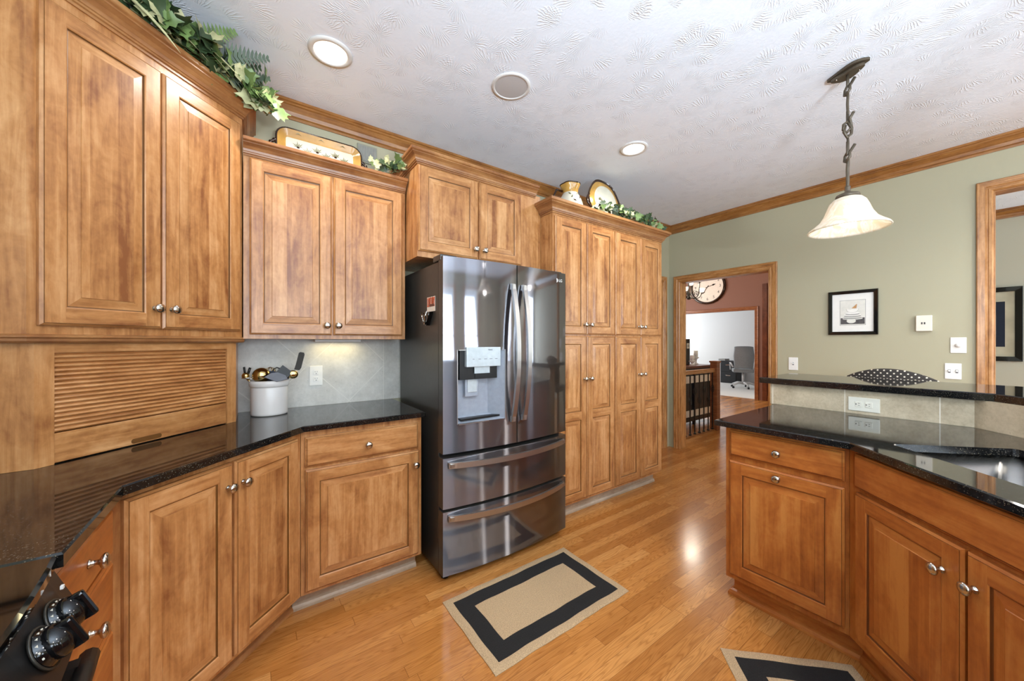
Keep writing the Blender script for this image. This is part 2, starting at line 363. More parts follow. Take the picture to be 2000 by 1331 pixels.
# ------------------------------------------------------------------ mesh helpers
class MB:
    """collects faces with a material each; build() links them as ONE mesh object"""
    def __init__(s): s.v = []; s.f = []; s.m = []; s.sm = []
    def add(s, vs, fs, mat, smooth=False, T=None):
        o = len(s.v)
        for p in vs: s.v.append(tuple(T @ Vector(p)) if T is not None else tuple(p))
        for f in fs: s.f.append([i + o for i in f]); s.m.append(mat); s.sm.append(smooth)
        return s
    def box(s, x0, x1, y0, y1, z0, z1, mat, T=None):
        vs = [(x, y, z) for x in (x0, x1) for y in (y0, y1) for z in (z0, z1)]
        fs = [(0, 1, 3, 2), (4, 6, 7, 5), (0, 4, 5, 1), (2, 3, 7, 6), (0, 2, 6, 4), (1, 5, 7, 3)]
        return s.add(vs, fs, mat, False, T)
    def bevbox(s, x0, x1, y0, y1, z0, z1, mat, b=.003, T=None, seg=2):
        bm = bmesh.new(); bmesh.ops.create_cube(bm, size=1)
        for v in bm.verts:
            v.co = Vector(((x0 + x1) / 2 + v.co.x * (x1 - x0), (y0 + y1) / 2 + v.co.y * (y1 - y0), (z0 + z1) / 2 + v.co.z * (z1 - z0)))
        bmesh.ops.bevel(bm, geom=bm.edges[:], offset=b, segments=seg, affect='EDGES', profile=.6)
        return s.bm(bm, mat, T=T)
    def bm(s, bm, mat, smooth=False, T=None):
        bm.verts.index_update()
        s.add([v.co[:] for v in bm.verts], [[v.index for v in f.verts] for f in bm.faces], mat, smooth, T); bm.free(); return s
    def prism(s, poly, z0, z1, mat, T=None, cham=0):
        n = len(poly)
        A = sum(poly[i][0] * poly[(i + 1) % n][1] - poly[(i + 1) % n][0] * poly[i][1] for i in range(n))
        if A < 0: poly = poly[::-1]
        if cham:
            inn = offset_poly(poly, -cham)
            rings = [[(x, y, z0) for x, y in poly], [(x, y, z1 - cham) for x, y in poly], [(x, y, z1) for x, y in inn]]
        else: rings = [[(x, y, z0) for x, y in poly], [(x, y, z1) for x, y in poly]]
        vs = [p for r in rings for p in r]; fs = [list(range(n))[::-1], [n * (len(rings) - 1) + i for i in range(n)]]
        for k in range(len(rings) - 1):
            for i in range(n): j = (i + 1) % n; fs.append((k * n + i, k * n + j, k * n + n + j, k * n + n + i))
        return s.add(vs, fs, mat, False, T)
    def lathe(s, prof, mat, seg=24, T=None, smooth=True, close=False):
        vs = []; fs = []; n = len(prof)
        for k in range(seg):
            a = 2 * PI * k / seg
            for r, z in prof: vs.append((r * math.cos(a), r * math.sin(a), z))
        for k in range(seg):
            q = (k + 1) % seg
            for i in range(n - 1): fs.append((k * n + i, q * n + i, q * n + i + 1, k * n + i + 1))
        if close: fs.append([k * n for k in range(seg)][::-1]); fs.append([k * n + n - 1 for k in range(seg)])
        return s.add(vs, fs, mat, smooth, T)
    def tube(s, pts, r, mat, seg=8, T=None, closed=False, flat=1.0):
        pts = [Vector(p) for p in pts]; n = len(pts); vs = []; fs = []
        rr = r if isinstance(r, (list, tuple)) else [r] * n
        up = None
        for i in range(n):
            if closed: t = (pts[(i + 1) % n] - pts[i - 1])
            else: t = pts[min(i + 1, n - 1)] - pts[max(i - 1, 0)]
            t.normalize()
            if up is None:
                up = Vector((0, 0, 1)) if abs(t.z) < .9 else Vector((1, 0, 0))
            a = t.cross(up)
            if a.length < 1e-6: a = t.orthogonal()
            a.normalize(); b = a.cross(t); up = b
            for k in range(seg):
                w = 2 * PI * k / seg; vs.append(tuple(pts[i] + a * math.cos(w) * rr[i] + b * math.sin(w) * rr[i] * flat))
        m = n if closed else n - 1
        for i in range(m):
            j = (i + 1) % n
            for k in range(seg):
                q = (k + 1) % seg; fs.append((i * seg + k, i * seg + q, j * seg + q, j * seg + k))
        if not closed: fs.append(list(range(seg))[::-1]); fs.append([(n - 1) * seg + k for k in range(seg)])
        return s.add(vs, fs, mat, True, T)
    def sphere(s, c, r, mat, T=None, sc=(1, 1, 1), seg=16):
        bm = bmesh.new(); bmesh.ops.create_uvsphere(bm, u_segments=seg, v_segments=max(6, seg // 2), radius=r)
        for v in bm.verts: v.co = Vector((v.co.x * sc[0] + c[0], v.co.y * sc[1] + c[1], v.co.z * sc[2] + c[2]))
        return s.bm(bm, mat, True, T)
    def sweep(s, path, prof, mat, mapper=lambda a, b, c: (a, b, c), closed=False):
        """path: 2D points; prof: (out, up) to the right of travel; mitred"""
        n = len(path); P = [Vector(p) for p in path]; rings = []
        for i in range(n):
            d1 = (P[i] - P[i - 1]) if (i > 0 or closed) else None
            d2 = (P[(i + 1) % n] - P[i]) if (i < n - 1 or closed) else None
            ns = []
            for d in (d1, d2):
                if d is not None: d = d.normalized(); ns.append(Vector((d.y, -d.x)))
            m = ns[0] if len(ns) == 1 else (ns[0] + ns[1]) / (1 + ns[0].dot(ns[1]))
            rings.append([mapper(P[i].x + m.x * o, P[i].y + m.y * o, u) for o, u in prof])
        k = len(prof); vs = [p for r in rings for p in r]; fs = []
        for i in range(n if closed else n - 1):
            j = (i + 1) % n
            for q in range(k): w = (q + 1) % k; fs.append((i * k + q, j * k + q, j * k + w, i * k + w))
        if not closed: fs.append(list(range(k))); fs.append([(n - 1) * k + q for q in range(k)][::-1])
        return s.add(vs, fs, mat)
    def build(s, name, parent=None, loc=None, fix=True):
        me = bpy.data.meshes.new(name); me.from_pydata(s.v, [], s.f)
        mats = []
        for m in s.m:
            if m not in mats: mats.append(m)
        for m in mats: me.materials.append(M[m])
        for p, m, sm in zip(me.polygons, s.m, s.sm): p.material_index = mats.index(m); p.use_smooth = sm
        if fix:
            bm = bmesh.new(); bm.from_mesh(me)
            bmesh.ops.recalc_face_normals(bm, faces=bm.faces[:]); bm.to_mesh(me); bm.free()
        me.update()
        o = bpy.data.objects.new(name, me); COL.objects.link(o)
        if parent is not None: o.parent = parent
        if loc is not None: o.location = loc
        return o
def offset_poly(poly, d):
    """positive d grows a counter-clockwise polygon"""
    n = len(poly); out = []
    for i in range(n):
        a, b, c = Vector(poly[i - 1]), Vector(poly[i]), Vector(poly[(i + 1) % n])
        d1 = (b - a).normalized(); d2 = (c - b).normalized()
        n1 = Vector((d1.y, -d1.x)); n2 = Vector((d2.y, -d2.x)); m = (n1 + n2) / (1 + n1.dot(n2))
        out.append(tuple(b + m * d))
    return out
def tag(o, label, cat, group=None):
    o['label'] = label; o['category'] = cat
    if group: o['group'] = group
    return o
def struct(o, label=None):
    o['kind'] = 'structure'
    if label: o['label'] = label
    return o
def thing(name, label, cat, loc=(0, 0, 0), rz=0, group=None):
    o = bpy.data.objects.new(name, None); COL.objects.link(o); o.empty_display_size = .05
    o.location = loc; o.rotation_euler = (0, 0, rz); return tag(o, label, cat, group)
def TR(loc=(0, 0, 0), rot=(0, 0, 0), sc=(1, 1, 1)):
    return Matrix.Translation(loc) @ Euler(rot).to_matrix().to_4x4() @ Matrix.Diagonal((*sc, 1))
def text_mesh(mb, txt, size, mat, T, depth=.0006):
    cu = bpy.data.curves.new('lettering', 'FONT'); cu.body = txt; cu.size = size; cu.align_x = 'CENTER'; cu.align_y = 'CENTER'; cu.extrude = depth
    ob = bpy.data.objects.new('lettering', cu); COL.objects.link(ob)
    dg = bpy.context.evaluated_depsgraph_get(); me = bpy.data.meshes.new_from_object(ob.evaluated_get(dg))
    mb.add([v.co[:] for v in me.vertices], [list(p.vertices) for p in me.polygons], mat, False, T)
    bpy.data.objects.remove(ob); bpy.data.curves.remove(cu); bpy.data.meshes.remove(me)

# ------------------------------------------------------------------ cabinet parts (local: x right, y into the wall, z up, front at y<0)
KNOB = [(.0, 0), (.0085, 0), (.0085, .002), (.006, .004), (.0048, .009), (.0048, .014), (.008, .0165), (.0125, .019), (.0148, .0225), (.0142, .026), (.0105, .0290), (.005, .0305), (0, .0308)]
def knob(parent, x, y, z):
    mb = MB(); mb.lathe(KNOB, 'nickel', 20, TR((0, 0, 0), (PI / 2, 0, 0), (1.2, 1.2, 1.12)))
    return mb.build('knob', parent, (x, y, z))
STY = {'maple': ('wood_v', 'wood_h', 'wood_p', 'glaze'), 'pen': ('pen_v', 'pen_h', 'pen_p', 'pen_g')}
def ringfaces(mb, R0, y0, R1, y1, mat_s, mat_r):
    (a0, b0, a1, b1), (c0, d0, c1, d1) = R0, R1
    o = [(a0, y0, b0), (a1, y0, b0), (a1, y0, b1), (a0, y0, b1)]; i = [(c0, y1, d0), (c1, y1, d0), (c1, y1, d1), (c0, y1, d1)]
    for k, m in ((0, mat_r), (1, mat_s), (2, mat_r), (3, mat_s)):
        q = (k + 1) % 4; mb.add([o[k], o[q], i[q], i[k]], [(0, 1, 2, 3)], m)
def inset(R, d): return (R[0] + d, R[1] + d, R[2] - d, R[3] - d)
def panel_door(w, h, sty='maple', splits=(), t=.02, stile=.056):
    V, H, P, G = STY[sty]; mb = MB()
    R = (0, 0, w, h)
    ringfaces(mb, R, 0, R, -t + .008, V, H)
    ringfaces(mb, R, -t + .008, inset(R, .007), -t + .002, V, H)
    ringfaces(mb, inset(R, .007), -t + .002, inset(R, .0085), -t + .002, G, G)
    e = .0085; ringfaces(mb, inset(R, e), -t + .002, inset(R, e), -t, V, H)
    zs = [e, stile] + [q for z in splits for q in (z - stile / 2, z + stile / 2)] + [h - stile, h - e]
    for x0, x1 in ((e, stile), (w - stile, w - e)): mb.add([(x0, -t, e), (x1, -t, e), (x1, -t, h - e), (x0, -t, h - e)], [(0, 1, 2, 3)], V)
    for k in range(0, len(zs), 2): mb.add([(stile, -t, zs[k]), (w - stile, -t, zs[k]), (w - stile, -t, zs[k + 1]), (stile, -t, zs[k + 1])], [(0, 1, 2, 3)], H)
    for k in range(1, len(zs) - 1, 2):
        O = (stile, zs[k], w - stile, zs[k + 1])
        steps = [(0, -t, V, H), (.004, -t + .002, V, H), (.0052, -t + .006, G, G), (.0082, -t + .0068, G, G), (.038, -t + .0035, V, H), (.0395, -t + .001, V, H)]
        for a, b in zip(steps, steps[1:]): ringfaces(mb, inset(O, a[0]), a[1], inset(O, b[0]), b[1], b[2], b[3])
        F = inset(O, .0395); mb.add([(F[0], -t + .001, F[1]), (F[2], -t + .001, F[1]), (F[2], -t + .001, F[3]), (F[0], -t + .001, F[3])], [(0, 1, 2, 3)], P)
    mb.add([(0, 0, 0), (w, 0, 0), (w, 0, h), (0, 0, h)], [(3, 2, 1, 0)], V)
    return mb
def slab_front(w, h, sty='maple', t=.02):
    V, H, P, G = STY[sty]; mb = MB(); R = (0, 0, w, h)
    st = [(0, 0, H), (0, -t + .009, H), (.006, -t + .004, H), (.0075, -t + .004, G), (.011, -t, H)]
    for a, b in zip(st, st[1:]): ringfaces(mb, inset(R, a[0]), a[1], inset(R, b[0]), b[1], b[2], b[2])
    F = inset(R, .011); mb.add([(F[0], -t, F[1]), (F[2], -t, F[1]), (F[2], -t, F[3]), (F[0], -t, F[3])], [(0, 1, 2, 3)], H)
    mb.add([(0, 0, 0), (w, 0, 0), (w, 0, h), (0, 0, h)], [(3, 2, 1, 0)], H)
    return mb
def door(parent, x0, x1, z0, z1, kx=None, kz=None, sty='maple', splits=(), stile=.056):
    d = panel_door(x1 - x0, z1 - z0, sty, [s - z0 for s in splits], stile=stile).build('door', parent, (x0, -.0005, z0), fix=False)
    if kx is not None: knob(d, kx - x0, -.02, kz - z0)
    return d
def drawer(parent, x0, x1, z0, z1, kx=None, kz=None, sty='maple', name='drawer'):
    d = slab_front(x1 - x0, z1 - z0, sty).build(name, parent, (x0, -.0005, z0), fix=False)
    if kx is not None: knob(d, kx - x0, -.02, kz - z0)
    return d
CROWN = [(0, 0), (.006, 0), (.006, .010), (.012, .012), (.014, .018), (.018, .020), (.021, .032), (.030, .046), (.042, .055), (.046, .057), (.046, .063), (.054, .067), (.056, .070), (.056, .086), (0, .086)]
def crown_prof(h, out=.056): return [(o * out / .056, z * h / .086) for o, z in CROWN]
SHOE = [(0, 0), (.018, 0), (.017, .012), (.011, .024), (0, .030)]

# ------------------------------------------------------------------ room shell
XL, XR, YB, YF, ZC = -.89, 4.24, 2.545, -3.7, 2.743
b = MB(); b.box(-1.1, 9.30, -3.9, 7.1, -.05, 0, 'floor'); struct(b.build('floor'), 'glossy oak strip floor')
b = MB(); b.box(9.30, 13.2, 1.3, 8.1, -.05, .004, 'carpet'); struct(b.build('floor_office'), 'pale carpet of the far office')
b = MB(); b.box(-1.1, XR + .12, -3.9, YB + .12, ZC, ZC + .05, 'ceiling'); struct(b.build('ceiling'), 'white stomp-textured ceiling')
b = MB(); b.box(XR + .12, 6.72, -3.9, 1.30, ZC, ZC + .05, 'ceiling'); struct(b.build('ceiling_dining'))
ZH = 3.5
b = MB(); b.box(XR, 9.36, 1.30, 7.1, ZH, ZH + .05, 'ceiling'); struct(b.build('ceiling_hall'))
b = MB(); b.box(9.36, 13.2, 1.3, 8.1, ZC, ZC + .05, 'ceiling'); struct(b.build('ceiling_office'))
b = MB(); b.box(XL - .12, XR + .12, YB, YB + .12, 0, ZC, 'green'); struct(b.build('wall_back'), 'sage green wall behind the cabinets')
b = MB(); 
for y0, y1, z0, z1 in ((-.3, YB - .001, 0, ZC), (YF, -2.3, 0, ZC), (-2.3, -.3, 0, 1.02), (-2.3, -.3, 2.2, ZC)): b.box(XL - .12, XL, y0, y1, z0, z1, 'green')
struct(b.build('wall_left'))
# green wall with the doorway and the wide dining opening
O1 = (1.467, 2.40, 2.035); O2 = (-1.6, .10, 2.37)
b = MB()
for y0, y1, z0, z1 in ((O1[1], YB - .001, 0, ZC), (O1[0], O1[1], O1[2], ZC), (O2[1], O1[0], 0, ZC), (O2[0], O2[1], O2[2], ZC), (-2.62, O2[0], 0, ZC), (-3.28, -2.62, 0, .45), (-3.28, -2.62, 2.42, ZC), (YF, -3.28, 0, ZC)):
    b.box(XR, XR + .12, y0, y1, z0, z1, 'green')
struct(b.build('wall_right'), 'sage green wall with doorway and dining opening')
# window wall behind the camera
b = MB(); wins = [(-.55, .65, .8, 2.3), (1.25, 1.91, .45, 2.42), (2.40, 3.0, .45, 2.42)]
xs = [XL - .12]
for x0, x1, z0, z1 in wins:
    b.box(xs[-1], x0, YF - .12, YF, 0, ZC, 'green'); b.box(x0, x1, YF - .12, YF, 0, z0, 'green'); b.box(x0, x1, YF - .12, YF, z1, ZC, 'green'); xs.append(x1)
b.box(xs[-1], XR + .12, YF - .12, YF, 0, ZC, 'green'); struct(b.build('wall_front'))
for i, (x0, x1, z0, z1) in enumerate(wins):
    b = MB(); c = .07
    for q in ((x0 - c, x0, z0 - c, z1 + c), (x1, x1 + c, z0 - c, z1 + c), (x0, x1, z0 - c, z0), (x0, x1, z1, z1 + c), (x0, x1, (z0 + z1) / 2 - .012, (z0 + z1) / 2 + .012)):
        b.box(q[0], q[1], YF - .01, YF + .02, q[2], q[3], 'oak_v')
    struct(b.build('window_%d' % (i + 1)))
b = MB()  # frame of the unseen side window, added for its light
for q in ((-2.37, -2.3, .95, 2.27), (-.3, -.23, .95, 2.27), (-2.3, -.3, .95, 1.02), (-2.3, -.3, 2.2, 2.27), (-1.32, -1.28, 1.02, 2.2)): b.box(XL - .02, XL + .01, q[0], q[1], q[2], q[3], 'oak_v')
struct(b.build('window_4'))
b = MB()
for q in ((-3.35, -3.28, .38, 2.49), (-2.62, -2.55, .38, 2.49), (-3.28, -2.62, .38, .45), (-3.28, -2.62, 2.42, 2.49)): b.box(XR - .02, XR + .01, q[0], q[1], q[2], q[3], 'oak_v')
struct(b.build('window_5'))
# rooms beyond
b = MB(); b.box(6.62, 6.72, -3.9, 1.30, 0, ZC, 'dining_wall'); struct(b.build('wall_dining'), 'beige wall of the dining room')
b = MB(); b.box(XR + .12, 9.24, 1.30, 1.40, 0, ZH, 'dining_wall'); struct(b.build('wall_hall_side'))
b = MB()
D2 = (3.47, 5.45, 2.04)
for y0, y1, z0, z1 in ((1.40, D2[0], 0, ZH), (D2[0], D2[1], D2[2], ZH), (D2[1], 7.0, 0, ZH)): b.box(9.24, 9.36, y0, y1, z0, z1, 'red')
struct(b.build('wall_hall'), 'terracotta wall of the hall with the office doorway')
b = MB(); b.box(XR + .12, 9.36, 7.0, 7.1, 0, ZH, 'red'); struct(b.build('wall_hall_far'))
b = MB(); b.box(XR, XR + .12, YB + .12, 7.0, 0, ZH, 'red'); b.box(XR + .02, XR + .12, 1.4, YB + .12, ZC + .051, ZH, 'red'); struct(b.build('wall_hall_near'))
b = MB(); b.box(12.75, 12.85, 1.4, 8.0, 0.004, ZC, 'white_wall'); struct(b.build('wall_office'), 'white wall of the far office')
b = MB(); b.box(9.36, 12.85, 1.3, 1.4, 0.004, ZC, 'white_wall'); struct(b.build('wall_office_side'))
b = MB(); b.box(9.36, 12.85, 8.0, 8.1, 0.004, ZC, 'white_wall'); struct(b.build('wall_office_far'))
# room crown moulding
WC = [(0, 0), (.006, 0), (.008, .014), (.016, .020), (.022, .040), (.040, .066), (.046, .070), (.046, .080), (.054, .084), (.054, .098), (0, .098)]
b = MB(); b.sweep([(XL + .001, YB - .001), (XR - .001, YB - .001), (XR - .001, YF + .01)], [(o, ZC - .0985 + z) for o, z in WC], 'oak_red')
struct(b.build('trim_1'), 'stained wood crown moulding along the ceiling')
b = MB(); b.sweep([(6.619, 1.29), (6.619, -3.8)], [(o, ZC - .0985 + z) for o, z in WC], 'oak_red'); struct(b.build('trim_2'))
# door casings
CAS = [(0, 0), (0, .010), (.008, .016), (.020, .016), (.024, .012), (.030, .012), (.036, .018), (.062, .020), (.070, .022), (.075, .018), (.075, 0)]
def casing(name, y0, y1, zt, X, mats=('oak_v', 'oak_h'), jamb=.12, label=None, sill=0, left_only=False):
    b = MB()
    # travel so that 'right' points away from the opening
    legs = [[(y0, 0.0), (y0, zt)], [(y1, zt), (y1, 0.0)]]
    def mp(a, c, u): return (X - u, a, c)
    n = len(CAS)
    pts = [(y0, 0.001), (y0, zt), (y1, zt), (y1, 0.001)]
    nrm = [(-1, 0), (-1, 1), (1, 1), (1, 0)]
    rings = [[(X - u - .0005, p[0] + q[0] * o, p[1] + q[1] * o) for o, u in CAS] for p, q in zip(pts, nrm)]
    for k, m in ((0, mats[0]), (1, mats[1]), (2, mats[0])):
        vs = rings[k] + rings[k + 1]; fs = [(i, n + i, n + (i + 1) % n, (i + 1) % n) for i in range(n)]
        if k == 0: fs.append(list(range(n)))
        if k == 2: fs.append([n + i for i in range(n)])
        b.add(vs, fs, m)
    t = .006
    b.box(X, X + jamb, y0, y0 + t, 0.001, zt, mats[0]); b.box(X, X + jamb, y1 - t, y1, 0.001, zt, mats[0]); b.box(X, X + jamb, y0 + t, y1 - t, zt - t, zt, mats[1])
    return struct(b.build(name), label)
casing('door_1', O1[0], O1[1], O1[2], XR, label='oak casing of the doorway to the hall')
casing('door_2', O2[0], O2[1], O2[2], XR, label='oak casing of the wide opening to the dining room')
casing('door_3', D2[0], D2[1], D2[2], 9.24, ('oak_hall', 'oak_hall'), label='wood casing of the office doorway')
b = MB(); b.box(9.205, 9.239, 3.22, 3.31, .002, 2.6, 'oak_dark'); b.box(9.212, 9.239, 3.02, 3.215, .002, .11, 'oak_hall'); struct(b.build('trim_3'), 'dark wood trim beside the office doorway')
# door on the back wall, right of the pantry
b = MB()
pts = [(4.09, .001), (4.09, 2.035), (3.25, 2.035), (3.25, .001)]; nrm = [(1, 0), (1, 1), (-1, 1), (-1, 0)]; n = len(CAS)
rings = [[(p[0] + q[0] * o, YB - u - .0005, p[1] + q[1] * o) for o, u in CAS] for p, q in zip(pts, nrm)]
for k, m in ((0, 'oak_v'), (1, 'oak_h'), (2, 'oak_v')): b.add(rings[k] + rings[k + 1], [(i, n + i, n + (i + 1) % n, (i + 1) % n) for i in range(n)], m)
b.box(3.25, 4.09, YB - .012, YB - .0005, .002, 2.035, 'oak_v'); struct(b.build('door_4'), 'oak casing of the door beside the pantry')
BB = [(0, 0), (.014, 0), (.014, .08), (.008, .095), (0, .1)]
b = MB(); b.sweep([(XR - .001, O1[0] - .077), (XR - .001, O2[1] + .077)], BB, 'oak_h', lambda a, c, u: (a, c, u + .001)); struct(b.build('baseboard_right'))

# ------------------------------------------------------------------ left side: cabinets
R2 = math.sqrt(.5)
A = (-.560, 1.750)                       # left end of the angled upper face
def upper_corner():
    c = thing('corner_wall_cabinet', 'tall angled corner wall cabinet with two doors above the roll-up tambour', 'cabinet', (A[0], A[1], 0), PI / 4)
    L = .728
    # body polygon in local coordinates
    def lo(x, y): dx, dy = x - A[0], y - A[1]; return ((dx + dy) * R2, (-dx + dy) * R2)
    poly = [(0, 0), (L, 0), lo(-.045, YB - .002), lo(XL + .002, YB - .002), lo(XL + .002, A[1])]
    b = MB(); b.prism(poly, 1.322, 2.44, 'wood_v'); b.build('body', c)
    z0, z1 = 1.362, 2.388
    door(c, .020, .355, z0, z1, .329, 1.441); door(c, .361, .706, z0, z1, .390, 1.441)
    path = [poly[4], poly[0], poly[1], poly[2]]
    b = MB(); b.sweep(path, [(o, 2.425 + z) for o, z in crown_prof(.086, .058)], 'wood_t'); b.build('crown', c)
    b = MB(); b.sweep(path, [(0.0, 1.306), (.004, 1.306), (.009, 1.312), (.009, 1.320), (.014, 1.324), (.014, 1.329), (0, 1.334)], 'wood_t'); b.build('light_rail', c)
    return c
upper_corner()
def garage():
    G0 = (-.552, 1.7725); L = .683
    c = thing('appliance_garage', 'angled appliance garage with ribbed roll-up tambour door standing on the counter', 'appliance garage', (G0[0], G0[1], .9145), PI / 4)
    def lo(x, y): dx, dy = x - G0[0], y - G0[1]; return ((dx + dy) * R2, (-dx + dy) * R2)
    H = 1.3055 - .9145; x0, x1 = .045, .636
    q = [lo(-.069, YB - .012), lo(XL + .002, YB - .012), lo(XL + .002, G0[1])]
    b = MB()
    b.prism([(0, 0), (x0, 0), (x0, .02), (.02, .02), lo(XL + .022, G0[1] + .02), q[2]], 0, H, 'wood_v')
    b.prism([(x1, 0), (L, 0), q[0], (q[0][0] - .014, q[0][1] - .014), (L - .02, .02), (x1, .02)], 0, H, 'wood_v')
    b.box(x0, x1, 0, .02, H - .030, H, 'wood_h')
    b.build('frame', c)
    b = MB(); n = 18; zb, zt = .100, H - .022; s = (zt - zb) / n; ys = .014
    prof = []
    for k in range(n):
        for i in range(7):
            u = i / 6; prof.append((ys - .0095 * math.sin(PI * u) ** .7, zb + (k + .04 + .92 * u) * s))
    vs = []; fs = []
    for x in (x0 + .001, x1 - .001): vs += [(x, y, z) for y, z in prof]
    m = len(prof)
    for i in range(m - 1): fs.append((i, i + m, i + m + 1, i + 1))
    b.add(vs, fs, 'wood_h', True); t = b.build('tambour_door', c, fix=False)
    b = MB(); b.bevbox(x0 + .001, x1 - .001, .004, .024, .003, .099, 'wood_h', .002); b.build('bottom_rail', t)
    b = MB(); P = []
    for k in range(20):
        a = 2 * PI * k / 20; P.append((.305 + (.042 if math.cos(a) > 0 else -.042) + .0095 * math.cos(a), .016 + .0095 * math.sin(a)))
    vs = [(x, .0034, z) for x, z in P] + [(x, .012, z) for x, z in P]
    b.add(vs, [list(range(20))] + [(i, (i + 1) % 20, 20 + (i + 1) % 20, 20 + i) for i in range(20)], 'glaze'); b.build('finger_slot', t)
garage()
def wall_cab():
    c = thing('wall_cabinet', 'two-door wall cabinet between the angled corner cabinet and the fridge', 'cabinet', (-.040, 2.25, 0))
    b = MB(); b.box(0, .819, 0, YB - 2.25 - .002, 1.325, 2.30, 'wood_v'); b.build('body', c)
    door(c, .025, .398, 1.347, 2.235, .372, 1.400); door(c, .408, .798, 1.347, 2.235, .430, 1.400)
    b = MB(); b.sweep([(.0, 0), (.819, 0)], [(o, 2.243 + z) for o, z in crown_prof(.076, .055)], 'wood_t'); b.build('crown', c)
wall_cab()
b = MB(); b.bevbox(.30, .56, 2.44, 2.49, 1.309, 1.3245, 'white', .003); u = b.build('under_cabinet_light'); tag(u, 'slim white light bar fixed under the two-door wall cabinet', 'light')
area('under_cabinet_bulb', (.43, 2.465, 1.306), (0, 0, 0), .24, .03, .45, (1, .84, .45))
def over_fridge():
    c = thing('over_fridge_cabinet', 'short two-door cabinet high above the refrigerator', 'cabinet', (.787, 2.06, 0))
    L = 1.730 - .787
    b = MB(); b.box(0, L, 0, YB - 2.06 - .002, 1.815, 2.38, 'wood_v'); b.build('body', c)
    door(c, .003, .404, 1.848, 2.355, .378, 1.905); door(c, .414, .755, 1.848, 2.355, .446, 1.905)
    b = MB(); b.sweep([(0, YB - 2.06 - .06), (0, 0), (L - .05, 0)], [(o, 2.362 + z) for o, z in crown_prof(.072, .055)], 'wood_t'); b.build('crown', c)
over_fridge()
def pantry():
    X0 = 1.734; L = 3.090 - X0
    c = thing('pantry_cabinet', 'tall four-column pantry cabinet with eight doors right of the refrigerator', 'cabinet', (X0, 1.93, 0))
    b = MB(); b.box(0, L, 0, YB - 1.93 - .025, .105, 2.30, 'wood_v'); b.build('body', c)
    e = [.016, .333, .340, .664, .678, 1.010, 1.017, 1.330]
    ks = [e[1] - .028, e[2] + .028, e[5] - .028, e[6] + .028]
    for i in range(4):
        door(c, e[2 * i], e[2 * i + 1], 1.366, 2.214, ks[i], 1.438)
        door(c, e[2 * i], e[2 * i + 1], .125, 1.351, ks[i], 1.028, splits=(.755,))
    b = MB(); b.sweep([(0, .125), (0, 0), (L, 0), (L, .55)], [(o, 2.232 + z) for o, z in crown_prof(.088, .062)], 'wood_t'); b.build('crown', c)
    b = MB(); b.box(.01, L - .03, .07, .09, .001, .105, 'toe'); b.sweep([(.01, .07), (L - .03, .07)], [(o, z + .001) for o, z in SHOE], 'toe'); b.build('toe_kick', c)
pantry()
def base_right():
    c = thing('base_cabinet', 'base cabinet with one drawer over one door beside the refrigerator', 'cabinet', (.184, 1.98, 0))
    b = MB(); b.box(0, .595, 0, YB - 1.98 - .002, .10, .886, 'wood_v'); b.build('body', c)
    drawer(c, .016, .573, .712, .854, .300, .778); door(c, .018, .575, .118, .697, .552, .625)
    b = MB(); b.box(-.03, .588, .075, .09, .001, .10, 'toe'); b.sweep([(-.03, .075), (.588, .075)], [(o, z + .001) for o, z in SHOE], 'toe'); b.build('toe_kick', c)
base_right()
def base_corner():
    L0 = (-.328, 1.470)
    c = thing('corner_base_cabinet', 'angled corner base cabinet with two tall doors under the granite counter', 'cabinet', (L0[0], L0[1], 0), PI / 4)
    def lo(x, y): dx, dy = x - L0[0], y - L0[1]; return ((dx + dy) * R2, (-dx + dy) * R2)
    b = MB(); b.prism([(0, 0), (.721, 0), lo(.182, YB - .002), lo(XL + .002, YB - .002), lo(XL + .002, 1.470)], .10, .886, 'wood_v'); b.build('body', c)
    door(c, .028, .360, .120, .858, .338, .770); door(c, .370, .690, .120, .858, .400, .770)
    b = MB(); b.box(-.03, .745, .075, .09, .001, .10, 'wood_h'); b.sweep([(-.03, .075), (.745, .075)], [(o, z + .001) for o, z in SHOE], 'wood_t'); b.build('toe_kick', c)
base_corner()
def base_drawers():
    c = thing('drawer_base_cabinet', 'narrow stack of drawers between the black range and the angled corner cabinet', 'cabinet', (-.330, 1.045, 0), PI / 2)
    b = MB(); b.box(0, .423, 0, -XL - .33 - .002, .10, .886, 'wood_v'); b.build('body', c)
    for z0, z1 in ((.730, .860), (.545, .718), (.335, .532), (.120, .322)): drawer(c, .012, .395, z0, z1, .205, (z0 + z1) / 2, 'pen')
    b = MB(); b.box(0, .40, .075, .09, .001, .10, 'wood_h'); b.build('toe_kick', c)
base_drawers()
# granite
CTL = [(-.29, 1.044), (-.29, 1.430), (.195, 1.943), (.790, 1.943), (.790, YB - .013), (XL + .002, YB - .013), (XL + .002, 1.044)]
b = MB(); b.prism(CTL, .8865, .914, 'granite', cham=.004); tag(b.build('countertop'), 'black granite countertop from the range round the corner to the refrigerator', 'countertop')
b = MB(); b.box(-.045 - .84, .96, YB - .011, YB - .0005, .9145, 1.3245, 'tile_back'); b.box(-.885, -.88, 1.5, YB - .02, .9145, 1.3, 'tile_back'); struct(b.build('trim_4'), 'pale stone tile backsplash laid diagonally')

